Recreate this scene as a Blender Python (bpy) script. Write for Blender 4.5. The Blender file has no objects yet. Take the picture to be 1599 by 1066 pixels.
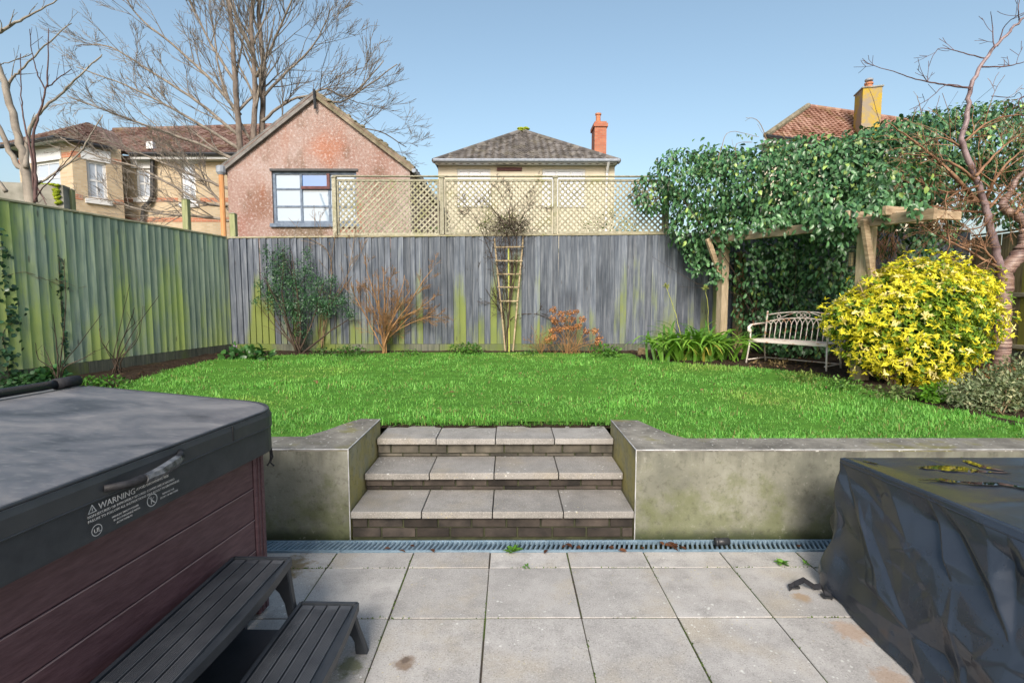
import bpy, bmesh, math, random
import numpy as np
from mathutils import Vector, Matrix, noise as mnoise

random.seed(7)
RNG = np.random.default_rng(7)
SC = bpy.context.scene
COL = SC.collection
R = math.radians

# ------------------------------------------------------------------ camera
CF, CP, CH, CYAW = 800.0, 0.081, 1.479, 0.004      # focal (photo px), pitch down, eye height, yaw
cam_data = bpy.data.cameras.new('camera')
cam = bpy.data.objects.new('camera', cam_data)
COL.objects.link(cam)
cam_data.sensor_width = 36.0
cam_data.lens = CF / 1599.0 * 36.0
cam_data.clip_start = 0.02
cam_data.clip_end = 2000
cam.location = (0, 0, CH)
cam.rotation_euler = (math.pi / 2 - CP, 0, -CYAW)
SC.camera = cam

# ------------------------------------------------------------------ sky, sun, exposure
SUN_EL, SUN_AZ = 34.0, 186.0       # azimuth measured clockwise from +Y (the view direction)
w = bpy.data.worlds.new('World')
SC.world = w
w.use_nodes = True
nt = w.node_tree
nt.nodes.clear()
sky = nt.nodes.new('ShaderNodeTexSky')
sky.sky_type = 'NISHITA'
sky.sun_disc = False
sky.sun_elevation = R(SUN_EL)
sky.sun_rotation = R(SUN_AZ)
sky.altitude = 0
sky.air_density = 1.15
sky.dust_density = 3.4
sky.ozone_density = 1.6
hs = nt.nodes.new('ShaderNodeHueSaturation')
hs.inputs['Saturation'].default_value = 0.92
hs.inputs['Hue'].default_value = 0.487
bg = nt.nodes.new('ShaderNodeBackground')
bg.inputs['Strength'].default_value = 0.122
wo = nt.nodes.new('ShaderNodeOutputWorld')
nt.links.new(sky.outputs[0], hs.inputs['Color'])
nt.links.new(hs.outputs[0], bg.inputs['Color'])
nt.links.new(bg.outputs[0], wo.inputs['Surface'])

sun_data = bpy.data.lights.new('sun', 'SUN')
sun_data.energy = 2.4
sun_data.angle = R(20)
sun_data.color = (1.0, 0.93, 0.83)
sun = bpy.data.objects.new('sun', sun_data)
COL.objects.link(sun)
sun.location = (-6, -12, 14)
_d = Vector((math.sin(R(SUN_AZ)) * math.cos(R(SUN_EL)), math.cos(R(SUN_AZ)) * math.cos(R(SUN_EL)), math.sin(R(SUN_EL))))
sun.rotation_euler = _d.to_track_quat('Z', 'Y').to_euler()

SC.view_settings.view_transform = 'Standard'
SC.view_settings.look = 'None'
SC.view_settings.gamma = 1.0
SC.view_settings.exposure = 0.82
SC.view_settings.use_curve_mapping = False

# ------------------------------------------------------------------ pixel helpers (photo px -> point at height z / depth y)
def ray(x, y):
    a = (x - 799.5) / CF; b = (533 - y) / CF
    X = a; Y = math.cos(CP) + b * math.sin(CP); Z = -math.sin(CP) + b * math.cos(CP)
    c, s = math.cos(CYAW), math.sin(CYAW)
    return Vector((c * X + s * Y, -s * X + c * Y, Z))
def PZ(x, y, z):
    r = ray(x, y); return r * ((z - CH) / r.z) + Vector((0, 0, CH))
def PD(x, y, d):
    r = ray(x, y); return r * (d / r.y) + Vector((0, 0, CH))
def PX(x, y, X):
    r = ray(x, y); return r * (X / r.x) + Vector((0, 0, CH))

# ------------------------------------------------------------------ object helpers
FR = {}
def tag(o, label=None, cat=None, group=None, kind=None):
    if label: o['label'] = label
    if cat: o['category'] = cat
    if group: o['group'] = group
    if kind: o['kind'] = kind
    return o
def thing(name, label, cat, loc=(0, 0, 0), rz=0.0, group=None):
    o = bpy.data.objects.new(name, None)
    o.empty_display_size = 0.1
    COL.objects.link(o)
    o.location = loc; o.rotation_euler = (0, 0, rz)
    FR[o.name] = Matrix.Translation(Vector(loc)) @ Matrix.Rotation(rz, 4, 'Z')
    return tag(o, label, cat, group)
def link(name, me, mat=None, parent=None, kind=None):
    o = bpy.data.objects.new(name, me)
    if mat is not None and len(me.materials) == 0: me.materials.append(mat)
    COL.objects.link(o)
    if parent is not None:
        o.parent = parent
        FR[o.name] = FR.get(parent.name, Matrix())
    if kind: o['kind'] = kind
    return o
def inst(name, me, parent=None, loc=(0, 0, 0), rot=(0, 0, 0), scale=(1, 1, 1)):
    o = bpy.data.objects.new(name, me); COL.objects.link(o)
    o.parent = parent; o.location = loc; o.rotation_euler = rot; o.scale = scale
    return o
def copy_tree(o, parent=None):
    c = o.copy(); COL.objects.link(c); c.parent = parent
    for ch in list(o.children): copy_tree(ch, c)
    return c

def raw_mesh(name, V, loops, starts, cols=None, smooth=False):
    me = bpy.data.meshes.new(name)
    V = np.asarray(V, dtype=np.float32)
    me.vertices.add(len(V)); me.vertices.foreach_set('co', V.ravel())
    loops = np.asarray(loops, dtype=np.int32).ravel()
    me.loops.add(len(loops)); me.loops.foreach_set('vertex_index', loops)
    starts = np.asarray(starts, dtype=np.int32)
    me.polygons.add(len(starts)); me.polygons.foreach_set('loop_start', starts)
    if smooth:
        me.polygons.foreach_set('use_smooth', np.ones(len(starts), dtype=bool))
    if cols is not None:
        at = me.color_attributes.new('Col', 'FLOAT_COLOR', 'POINT')
        c4 = np.ones((len(V), 4), dtype=np.float32); c4[:, :3] = cols
        at.data.foreach_set('color', c4.ravel())
    me.update(calc_edges=True)
    return me

class MB:
    """collects boxes, tubes and polygons, then becomes one mesh"""
    def __init__(s): s.v = []; s.f = []
    def add(s, vs, fs):
        n = len(s.v); s.v += [tuple(p) for p in vs]; s.f += [tuple(i + n for i in f) for f in fs]; return s
    def box(s, a, b):
        x0, y0, z0 = a; x1, y1, z1 = b
        return s.add([(x0,y0,z0),(x1,y0,z0),(x1,y1,z0),(x0,y1,z0),(x0,y0,z1),(x1,y0,z1),(x1,y1,z1),(x0,y1,z1)],
              [(0,3,2,1),(4,5,6,7),(0,1,5,4),(1,2,6,5),(2,3,7,6),(3,0,4,7)])
    def bar(s, p, q, w, h, up=(0, 0, 1)):
        """box from p to q, w sideways and h along up"""
        p, q, up = Vector(p), Vector(q), Vector(up)
        d = (q - p).normalized(); sd = d.cross(up)
        if sd.length < 1e-4: sd = d.cross(Vector((1, 0, 0)))
        sd.normalize(); u = sd.cross(d).normalized()
        vs = [c + sd * (i * w / 2) + u * (j * h / 2) for c in (p, q) for i, j in ((-1,-1),(1,-1),(1,1),(-1,1))]
        return s.add(vs, [(3,2,1,0),(4,5,6,7),(0,1,5,4),(1,2,6,5),(2,3,7,6),(3,0,4,7)])
    def tube(s, pts, rad, n=8, cap=True):
        pts = [Vector(p) for p in pts]; m = len(pts)
        if not hasattr(rad, '__len__'): rad = [rad] * m
        vs = []; fs = []; ref = None
        for i, p in enumerate(pts):
            d = (pts[min(i + 1, m - 1)] - pts[max(i - 1, 0)])
            if d.length < 1e-9: d = Vector((0, 0, 1))
            d.normalize()
            if ref is None: ref = d.orthogonal().normalized()
            a = ref - d * ref.dot(d)
            if a.length < 1e-5: a = d.orthogonal()
            a.normalize(); ref = a; b = d.cross(a)
            for k in range(n):
                t = 2 * math.pi * k / n
                vs.append(p + (a * math.cos(t) + b * math.sin(t)) * rad[i])
        for i in range(m - 1):
            for k in range(n):
                fs.append((i*n+k, i*n+(k+1)%n, (i+1)*n+(k+1)%n, (i+1)*n+k))
        if cap:
            fs.append(tuple(range(n - 1, -1, -1))); fs.append(tuple((m-1)*n + k for k in range(n)))
        return s.add(vs, fs)
    def prism(s, poly, d):
        """polygon (3d points, counter-clockwise from outside) extruded by -d vector"""
        d = Vector(d); n = len(poly); poly = [Vector(p) for p in poly]
        vs = poly + [p - d for p in poly]
        fs = [tuple(range(n)), tuple(range(2 * n - 1, n - 1, -1))]
        for i in range(n): fs.append((i, i + n, (i + 1) % n + n, (i + 1) % n))
        return s.add(vs, fs)
    def lathe(s, prof, c, n=16):
        c = Vector(c); vs = []; fs = []
        for r, z in prof:
            for k in range(n):
                t = 2*math.pi*k/n; vs.append(c + Vector((r*math.cos(t), r*math.sin(t), z)))
        for i in range(len(prof)-1):
            for k in range(n): fs.append((i*n+k, i*n+(k+1)%n, (i+1)*n+(k+1)%n, (i+1)*n+k))
        fs.append(tuple(range(n-1,-1,-1))); fs.append(tuple((len(prof)-1)*n+k for k in range(n)))
        return s.add(vs, fs)
    def mesh(s, name, frame=None, bevel=0.0, seg=1, smooth=False):
        me = bpy.data.meshes.new(name)
        vs = s.v
        if frame is not None:
            inv = frame.inverted(); vs = [inv @ Vector(p) for p in vs]
        me.from_pydata(vs, [], s.f)
        bm = bmesh.new(); bm.from_mesh(me)
        bmesh.ops.recalc_face_normals(bm, faces=bm.faces)
        if bevel > 0:
            ed = [e for e in bm.edges if len(e.link_faces) == 2 and e.calc_face_angle(0) > 0.5]
            bmesh.ops.bevel(bm, geom=ed, offset=bevel, segments=seg, affect='EDGES', profile=0.6)
        if smooth:
            for f in bm.faces: f.smooth = True
        bm.to_mesh(me); bm.free()
        return me
    def build(s, name, mat, parent=None, bevel=0.0, seg=1, smooth=False, local=False, kind=None):
        fr = FR.get(parent.name) if (parent is not None and not local) else None
        return link(name, s.mesh(name, fr, bevel, seg, smooth), mat, parent, kind)

# ------------------------------------------------------------------ materials
def _srgb(c):
    return tuple(((x / 255 / 12.92) if x / 255 <= 0.04045 else ((x / 255 + 0.055) / 1.055) ** 2.4) for x in c)
class NT:
    def __init__(s, name):
        s.m = bpy.data.materials.new(name); s.m.use_nodes = True
        s.t = s.m.node_tree; s.t.nodes.clear()
        s.out = s.t.nodes.new('ShaderNodeOutputMaterial')
        s.b = s.t.nodes.new('ShaderNodeBsdfPrincipled')
        s.t.links.new(s.b.outputs[0], s.out.inputs['Surface'])
        s._obj = None
    def n(s, typ, **kw):
        nd = s.t.nodes.new(typ)
        for k, v in kw.items(): setattr(nd, k, v)
        return nd
    def l(s, a, b): s.t.links.new(a, b)
    def setin(s, sock, v):
        if hasattr(v, 'is_linked') or hasattr(v, 'links'): s.l(v, sock)
        else: sock.default_value = v
    def math(s, op, a, b=0.0, clamp=False):
        nd = s.n('ShaderNodeMath', operation=op); nd.use_clamp = clamp
        s.setin(nd.inputs[0], a); s.setin(nd.inputs[1], b); return nd.outputs[0]
    def rand(s): 
        return s.n('ShaderNodeObjectInfo').outputs['Random']
    def ocoord(s, jitter=True):
        if s._obj is None:
            tc = s.n('ShaderNodeTexCoord'); o = tc.outputs['Object']
            if jitter:
                r = s.math('MULTIPLY', s.rand(), 37.0)
                va = s.n('ShaderNodeVectorMath', operation='ADD'); s.l(o, va.inputs[0]); s.l(r, va.inputs[1]); o = va.outputs[0]
            s._obj = o
        return s._obj
    def pos(s): return s.n('ShaderNodeNewGeometry').outputs['Position']
    def scaled(s, vec, sc):
        mp = s.n('ShaderNodeMapping'); s.l(vec, mp.inputs['Vector']); mp.inputs['Scale'].default_value = sc; return mp.outputs[0]
    def noise(s, vec, scale=5.0, detail=5.0, rough=0.6, dist=0.0):
        nd = s.n('ShaderNodeTexNoise'); s.l(vec, nd.inputs['Vector'])
        nd.inputs['Scale'].default_value = scale; nd.inputs['Detail'].default_value = detail
        nd.inputs['Roughness'].default_value = rough; nd.inputs['Distortion'].default_value = dist
        return nd.outputs['Fac']
    def ramp(s, fac, stops):
        nd = s.n('ShaderNodeValToRGB'); s.l(fac, nd.inputs[0]); e = nd.color_ramp.elements
        while len(e) < len(stops): e.new(0.5)
        for i, (p, c) in enumerate(stops): e[i].position = p; e[i].color = (*c, 1)
        return nd.outputs[0]
    def maprange(s, v, a, b, c=0.0, d=1.0, smooth=True):
        nd = s.n('ShaderNodeMapRange'); nd.interpolation_type = 'SMOOTHSTEP' if smooth else 'LINEAR'
        s.setin(nd.inputs[0], v)
        for i, x in enumerate((a, b, c, d)): nd.inputs[i + 1].default_value = x
        return nd.outputs[0]
    def mix(s, fac, a, b, typ='MIX'):
        nd = s.n('ShaderNodeMix', data_type='RGBA', blend_type=typ)
        s.setin(nd.inputs[0], fac)
        for sock, v in ((nd.inputs[6], a), (nd.inputs[7], b)):
            if isinstance(v, tuple): sock.default_value = (*v[:3], 1)
            else: s.l(v, sock)
        return nd.outputs[2]
    def vary(s, col, amt):
        """per-piece brightness"""
        v = s.maprange(s.rand(), 0, 1, 1 - amt, 1 + amt, smooth=False)
        nd = s.n('ShaderNodeVectorMath', operation='SCALE'); s.l(col, nd.inputs[0]); s.l(v, nd.inputs['Scale']); return nd.outputs[0]
    def sepz(s, vec):
        nd = s.n('ShaderNodeSeparateXYZ'); s.l(vec, nd.inputs[0]); return nd.outputs
    def spot(s, p, r, soft=0.5, wob=0.4, sc=9.0):
        """mask of a stain around world point p"""
        d = s.n('ShaderNodeVectorMath', operation='DISTANCE'); s.l(s.pos(), d.inputs[0]); d.inputs[1].default_value = p
        nz = s.noise(s.pos(), sc, 4)
        dd = s.math('ADD', d.outputs['Value'], s.math('MULTIPLY', s.math('SUBTRACT', nz, 0.5), r * wob * 2))
        return s.maprange(dd, r * (1 - soft), r, 1.0, 0.0)
    def bump(s, h, strength=0.3, dist=0.01):
        nd = s.n('ShaderNodeBump'); nd.inputs['Strength'].default_value = strength; nd.inputs['Distance'].default_value = dist
        s.l(h, nd.inputs['Height']); s.l(nd.outputs[0], s.b.inputs['Normal']); return nd
    def fin(s, col=None, rough=0.8, metal=0.0, spec=0.3):
        if col is not None: s.setin(s.b.inputs['Base Color'], (*col, 1) if isinstance(col, tuple) else col)
        s.setin(s.b.inputs['Roughness'], rough)
        s.b.inputs['Metallic'].default_value = metal
        s.b.inputs['Specular IOR Level'].default_value = spec
        return s.m

def simple(name, c1, c2, scale=8.0, rough=0.7, bump=0.15, bs=60.0, vary=0.0, metal=0.0, spec=0.3, stretch=(1, 1, 1), lo=0.3, hi=0.7):
    t = NT(name); v = t.scaled(t.ocoord(), stretch)
    c = t.ramp(t.noise(v, scale, 6), [(lo, c1), (hi, c2)])
    if vary: c = t.vary(c, vary)
    if bump: t.bump(t.noise(v, bs, 4), bump, 0.004)
    return t.fin(c, rough, metal, spec)

def board_mat(name, stops, green, glo, ghi, zlo, zhi, gs=0.9, vary=0.16, zamt=0.35, gc2=None, streaks=(), blotch=0.55, per=0.26):
    """weathered vertical boards, algae in patches that thicken towards the wet foot"""
    t = NT(name)
    v = t.scaled(t.ocoord(), (22, 22, 1.1))
    g = t.noise(v, 1.6, 7, 0.65)
    c = t.ramp(g, stops)
    c = t.vary(c, vary)
    blot = t.noise(t.scaled(t.ocoord(), (1.0, 1.0, 0.7)), 1.6, 4)
    c = t.mix(t.maprange(blot, 0.45, 0.72, 0, blotch), c, tuple(0.55 * x for x in stops[0][1]))
    z = t.sepz(t.pos())[2]
    zz = t.maprange(z, zlo, zhi, zamt, -zamt, smooth=False)
    m = t.math('ADD', t.noise(t.scaled(t.pos(), (1, 1, 0.45)), gs, 5, 0.6), zz)
    m = t.math('ADD', m, t.math('MULTIPLY', t.math('SUBTRACT', t.rand(), 0.5), per))
    m = t.math('ADD', m, t.math('MULTIPLY', t.math('SUBTRACT', g, 0.5), 0.25))
    xw = t.sepz(t.pos())[0]
    for sx_, hw_, zt_, amt_ in streaks:
        band = t.maprange(t.math('ABSOLUTE', t.math('SUBTRACT', xw, sx_)), hw_ * 0.3, hw_, amt_, 0.0)
        m = t.math('ADD', m, t.math('MULTIPLY', band, t.maprange(z, zt_ * 0.5, zt_, 1.0, 0.0)))
    gcol = t.mix(t.noise(t.pos(), 3.2, 4), green, gc2 or tuple(0.6 * x for x in green))
    c = t.mix(t.math('MULTIPLY', t.maprange(m, glo, ghi), 0.93), c, gcol)
    # knots
    vo = t.n('ShaderNodeTexVoronoi'); t.l(t.scaled(t.ocoord(), (9, 9, 2.2)), vo.inputs['Vector']); vo.inputs['Scale'].default_value = 0.9
    k = t.maprange(vo.outputs['Distance'], 0.05, 0.11, 0.6, 0.0)
    c = t.mix(k, c, (0.06, 0.05, 0.045))
    t.bump(g, 0.35, 0.004)
    return t.fin(c, 0.85, 0, 0.2)

def leaf_mat(name, rough=0.42, trans=0.25, spec=0.45, tint=(1.15, 1.2, 0.6)):
    t = NT(name)
    a = t.n('ShaderNodeVertexColor'); a.layer_name = 'Col'
    t.fin(a.outputs['Color'], rough, 0, spec)
    tr = t.n('ShaderNodeBsdfTranslucent')
    tc = t.mix(1.0, a.outputs['Color'], tint, 'MULTIPLY'); t.l(tc, tr.inputs['Color'])
    mx = t.n('ShaderNodeMixShader'); mx.inputs[0].default_value = trans
    t.l(t.b.outputs[0], mx.inputs[1]); t.l(tr.outputs[0], mx.inputs[2]); t.l(mx.outputs[0], t.out.inputs['Surface'])
    return t.m

def brick_mat(name, c1, c2, mortar, bw=0.22, bh=0.075, ms=0.008, grime=0.25):
    t = NT(name); tc = t.n('ShaderNodeTexCoord'); sx = t.sepz(tc.outputs['Object'])
    cb = t.n('ShaderNodeCombineXYZ'); t.l(t.math('ADD', sx[0], sx[1]), cb.inputs[0]); t.l(sx[2], cb.inputs[1])
    br = t.n('ShaderNodeTexBrick'); t.l(cb.outputs[0], br.inputs['Vector'])
    br.inputs['Color1'].default_value = (*c1, 1); br.inputs['Color2'].default_value = (*c2, 1); br.inputs['Mortar'].default_value = (*mortar, 1)
    br.inputs['Scale'].default_value = 1.0; br.inputs['Mortar Size'].default_value = ms
    br.inputs['Brick Width'].default_value = bw; br.inputs['Row Height'].default_value = bh
    c = t.mix(t.maprange(t.noise(tc.outputs['Object'], 1.3, 6), 0.4, 0.75, 0, grime), br.outputs['Color'], (0.16, 0.13, 0.10))
    t.bump(br.outputs['Fac'], -0.4, 0.006)
    return t.fin(c, 0.85, 0, 0.2)

M = {}
# grounds
def m_soil():
    t = NT('soil'); p = t.pos()
    c = t.ramp(t.noise(p, 9, 8, 0.7), [(0.3, (0.018, 0.012, 0.008)), (0.55, (0.05, 0.033, 0.022)), (0.75, (0.09, 0.065, 0.045))])
    c = t.mix(t.maprange(t.noise(p, 2.0, 4), 0.55, 0.75, 0, 0.5), c, (0.035, 0.05, 0.015))
    t.bump(t.noise(p, 35, 6, 0.75), 0.9, 0.03)
    return t.fin(c, 0.95, 0, 0.15)
M['soil'] = m_soil()
def m_turf():
    t = NT('turf'); p = t.pos()
    c = t.ramp(t.noise(p, 6, 7, 0.7), [(0.3, (0.045, 0.13, 0.018)), (0.6, (0.09, 0.23, 0.03)), (0.8, (0.14, 0.17, 0.05))])
    t.bump(t.noise(p, 60, 4), 0.8, 0.02)
    return t.fin(c, 0.95, 0, 0.1)
M['turf'] = m_turf()
M['land'] = simple('land', (0.04, 0.07, 0.02), (0.09, 0.11, 0.05), 0.6, 0.95)
def m_slab(name, base, stains=()):
    t = NT(name); o = t.ocoord(); p = t.pos()
    c = t.ramp(t.noise(o, 3.0, 8, 0.65), [(0.28, tuple(0.72 * x for x in base)), (0.5, base), (0.75, tuple(1.22 * x for x in base))])
    c = t.vary(c, 0.12)
    c = t.mix(t.maprange(t.noise(o, 11, 7, 0.72), 0.45, 0.7, 0, 0.5), c, tuple(0.6 * x for x in base))
    c = t.mix(t.maprange(t.noise(o, 2.2, 6), 0.5, 0.72, 0, 0.6), c, (base[0] * 1.05, base[1] * 0.95, base[2] * 0.76))      # sandy staining
    c = t.mix(t.maprange(t.noise(p, 1.7, 7, 0.7), 0.5, 0.72, 0, 0.5), c, tuple(0.55 * x for x in base))                          # damp patches
    sp = t.noise(o, 170, 2); c = t.mix(t.maprange(sp, 0.56, 0.72, 0, 0.5), c, (0.07, 0.068, 0.06))                            # dark aggregate
    c = t.mix(t.maprange(sp, 0.44, 0.3, 0, 0.4), c, (0.62, 0.6, 0.55))
    vo = t.n('ShaderNodeTexVoronoi'); t.l(o, vo.inputs['Vector']); vo.inputs['Scale'].default_value = 30
    lm = t.math('MULTIPLY', t.maprange(t.math('ADD', vo.outputs['Distance'], t.math('MULTIPLY', t.math('SUBTRACT', t.noise(o, 60, 3), 0.5), 0.5)), 0.10, 0.2, 1.0, 0.0), t.maprange(t.noise(o, 2.6, 3), 0.5, 0.62))
    c = t.mix(t.math('MULTIPLY', lm, 0.7), c, (0.66, 0.67, 0.63))                                                             # lichen dots
    vo2 = t.n('ShaderNodeTexVoronoi'); t.l(o, vo2.inputs['Vector']); vo2.inputs['Scale'].default_value = 33
    lm2 = t.math('MULTIPLY', t.maprange(vo2.outputs['Distance'], 0.1, 0.2, 1.0, 0.0), t.maprange(t.noise(o, 3.3, 3), 0.55, 0.68))
    c = t.mix(t.math('MULTIPLY', lm2, 0.5), c, (0.5, 0.42, 0.18))
    for pt, r, colr, a in stains:
        c = t.mix(t.math('MULTIPLY', t.spot(pt, r, 0.6, 0.9, 22), a), c, colr)
    t.bump(t.noise(o, 140, 3, 0.7), 0.35, 0.003)
    return t.fin(c, 0.82, 0, 0.3)
_s = lambda x, y: tuple(PZ(x, y, 0))
BRN = (0.16, 0.10, 0.045)
M['slab'] = m_slab('paving', (0.375, 0.362, 0.345), [(_s(633, 1035), 0.055, (0.17, 0.11, 0.065), 0.75), (_s(633, 1030), 0.025, (0.07, 0.05, 0.04), 0.6),
    (_s(445, 885), 0.17, (0.17, 0.115, 0.04), 0.8), (_s(400, 900), 0.2, (0.15, 0.10, 0.035), 0.7),
    (_s(1252, 932), 0.055, (0.30, 0.20, 0.10), 0.7), (_s(1330, 985), 0.10, (0.36, 0.22, 0.12), 0.5), (_s(1395, 1060), 0.1, (0.36, 0.22, 0.12), 0.45),
    (_s(545, 1040), 0.07, (0.10, 0.11, 0.03), 0.7)])
M['tread'] = m_slab('step_slab', (0.265, 0.253, 0.236))
def m_joint():
    t = NT('joint'); p = t.pos()
    c = t.mix(t.maprange(t.noise(p, 3.0, 4), 0.45, 0.6), (0.06, 0.05, 0.04), (0.06, 0.09, 0.02))
    t.bump(t.noise(p, 120, 3), 0.8, 0.01)
    return t.fin(c, 0.95, 0, 0.1)
M['joint'] = m_joint()
M['brick'] = simple('step_brick', (0.014, 0.013, 0.012), (0.068, 0.055, 0.046), 6, 0.9, 0.5, 50, 0.45)
M['brick_top'] = simple('step_brick_pale', (0.03, 0.029, 0.024), (0.135, 0.12, 0.095), 6, 0.9, 0.5, 50, 0.3)
M['mortar'] = simple('mossy_mortar', (0.02, 0.022, 0.014), (0.055, 0.06, 0.03), 9, 0.95, 0.6)
def m_render():
    """algae-stained cement render"""
    t = NT('render'); p = t.pos(); z = t.sepz(p)[2]
    n1 = t.noise(p, 1.7, 6, 0.6); n2 = t.noise(p, 5, 6, 0.65)
    c = t.ramp(n1, [(0.28, (0.105, 0.108, 0.088)), (0.5, (0.195, 0.195, 0.155)), (0.75, (0.31, 0.31, 0.265))])
    gm = t.math('ADD', n2, t.maprange(z, 0.05, 0.5, 0.14, -0.12, smooth=False))
    c = t.mix(t.maprange(gm, 0.46, 0.70, 0, 0.6), c, (0.10, 0.115, 0.04))
    drip = t.noise(t.scaled(p, (9, 9, 1.2)), 1.2, 5)
    c = t.mix(t.math('MULTIPLY', t.maprange(t.math('ADD', t.math('MULTIPLY', drip, 0.5), t.math('MULTIPLY', z, 0.75)), 0.6, 0.75), 0.55), c, (0.045, 0.042, 0.038))
    low = t.math('ADD', t.math('MULTIPLY', n2, 0.14), z)
    c = t.mix(t.maprange(low, 0.07, 0.16, 0.85, 0.0), c, (0.02, 0.03, 0.008))
    nx = t.sepz(t.n('ShaderNodeNewGeometry').outputs['Normal'])[0]
    sd = t.maprange(t.math('ABSOLUTE', nx), 0.6, 0.9)
    c = t.mix(t.math('MULTIPLY', sd, t.maprange(n2, 0.35, 0.62, 0.25, 0.8)), c, (0.34, 0.29, 0.10))       # yellow lichen on the returns
    n4 = t.noise(p, 22, 6, 0.75)
    c = t.mix(t.maprange(n4, 0.5, 0.7, 0, 0.45), c, (0.05, 0.048, 0.035)); c = t.mix(t.maprange(n4, 0.42, 0.28, 0, 0.4), c, (0.33, 0.33, 0.28))
    dk = t.noise(t.scaled(p, (1, 1, 0.7)), 3.3, 6, 0.7); c = t.mix(t.maprange(dk, 0.53, 0.68, 0, 0.32), c, (0.07, 0.07, 0.05))
    vc = t.n('ShaderNodeTexVoronoi'); vc.feature = 'DISTANCE_TO_EDGE'; t.l(t.scaled(p, (1.5, 1.5, 2.2)), vc.inputs['Vector']); vc.inputs['Scale'].default_value = 0.8
    ck = t.math('ADD', vc.outputs['Distance'], t.math('MULTIPLY', t.noise(p, 9, 4), 0.03)); c = t.mix(t.maprange(ck, 0.010, 0.016, 0.22, 0.0), c, (0.03, 0.03, 0.022))
    t.bump(t.noise(p, 90, 4), 0.5, 0.004)
    return t.fin(c, 0.9, 0, 0.2)
M['render'] = m_render()
def m_cap():
    t = NT('wall_cap'); p = t.pos()
    c = t.ramp(t.noise(p, 5, 7, 0.7), [(0.3, (0.09, 0.085, 0.075)), (0.55, (0.2, 0.19, 0.165)), (0.8, (0.33, 0.31, 0.27))])
    c = t.mix(t.maprange(t.noise(p, 3.1, 5), 0.54, 0.7, 0, 0.7), c, (0.17, 0.16, 0.04))
    c = t.mix(t.maprange(t.noise(p, 30, 3), 0.62, 0.7, 0, 0.7), c, (0.6, 0.6, 0.56))
    t.bump(t.noise(p, 80, 4), 0.5, 0.004)
    return t.fin(c, 0.92, 0, 0.2)
M['cap'] = m_cap()
M['bead'] = simple('edge_bead', (0.16, 0.16, 0.15), (0.62, 0.63, 0.64), 7, 0.5, 0.1)
M['galv'] = simple('galvanised', (0.16, 0.25, 0.33), (0.30, 0.41, 0.50), 14, 0.45, 0.15, 80, 0.05, 0.35, 0.5)
M['black_void'] = simple('channel_black', (0.006, 0.006, 0.005), (0.02, 0.018, 0.014), 20, 0.9)  # near-black colour for the trough below the grate
# timber
GREY = [(0.3, (0.05, 0.061, 0.082)), (0.5, (0.115, 0.132, 0.162)), (0.72, (0.225, 0.242, 0.27))]
M['board_back'] = board_mat('silvered_boards', GREY, (0.20, 0.235, 0.05), 0.60, 0.78, 0.6, 2.6, 0.75, 0.27, 0.13, (0.12, 0.16, 0.05), [(-4.45, .28, 2.6, .24), (-3.3, .45, 1.7, .14), (-2.1, .4, 1.7, .13), (-.08, .45, 3.4, .26), (.65, .2, 1.6, .2)])
M['board_left'] = board_mat('algae_boards', [(0.3, (0.14, 0.19, 0.18)), (0.5, (0.25, 0.31, 0.25)), (0.72, (0.38, 0.44, 0.33))], (0.41, 0.485, 0.135), 0.40, 0.66, 0.6, 2.6, 1.3, 0.12, 0.08, (0.27, 0.36, 0.11), (), 0.25, 0.13)
M['board_right'] = board_mat('mossy_boards', [(0.3, (0.12, 0.10, 0.05)), (0.5, (0.24, 0.20, 0.10)), (0.72, (0.36, 0.31, 0.19))], (0.27, 0.27, 0.05), 0.47, 0.68, 0.6, 2.6, 1.3, 0.15, 0.1, (0.2, 0.19, 0.04))
M['gravel_board'] = board_mat('gravel_board', [(0.3, (0.05, 0.06, 0.05)), (0.5, (0.11, 0.115, 0.09)), (0.72, (0.18, 0.18, 0.14))], (0.14, 0.19, 0.04), 0.48, 0.68, 0.4, 0.8, 1.2, 0.1, 0.05)
def wood(name, d, m, l, vary=0.12, green=None, axis=(18, 18, 18)):
    t = NT(name); v = t.ocoord()
    g = t.noise(t.scaled(v, axis), 1.4, 7, 0.65)
    c = t.vary(t.ramp(g, [(0.3, d), (0.5, m), (0.72, l)]), vary)
    if green: c = t.mix(t.maprange(t.noise(t.pos(), 2.3, 5), 0.5, 0.68, 0, 0.7), c, green)
    t.bump(g, 0.4, 0.004)
    return t.fin(c, 0.85, 0, 0.2)
M['lattice'] = wood('lattice_wood', (0.17, 0.16, 0.115), (0.28, 0.265, 0.20), (0.40, 0.38, 0.30), 0.2, (0.20, 0.20, 0.09))
M['rail'] = wood('rail_wood', (0.19, 0.17, 0.11), (0.32, 0.29, 0.2), (0.45, 0.42, 0.32), 0.1, (0.22, 0.23, 0.07), (4, 22, 22))
M['post_wood'] = wood('pergola_wood', (0.20, 0.16, 0.10), (0.35, 0.28, 0.19), (0.50, 0.41, 0.30), 0.1, (0.26, 0.24, 0.10), (22, 22, 2.5))
M['beam_wood'] = wood('pergola_beam', (0.18, 0.125, 0.075), (0.34, 0.255, 0.165), (0.48, 0.38, 0.27), 0.1, None, (5, 5, 22))
M['fan_wood'] = wood('fan_trellis_wood', (0.20, 0.15, 0.085), (0.33, 0.26, 0.165), (0.45, 0.37, 0.25), 0.15)
M['fan_green'] = wood('mossy_stake', (0.2, 0.22, 0.05), (0.32, 0.34, 0.08), (0.42, 0.42, 0.15), 0.1)
M['old_post'] = wood('mossy_post', (0.16, 0.18, 0.09), (0.27, 0.29, 0.15), (0.36, 0.37, 0.22), 0.1, (0.2, 0.25, 0.08), (22, 22, 2))
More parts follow.
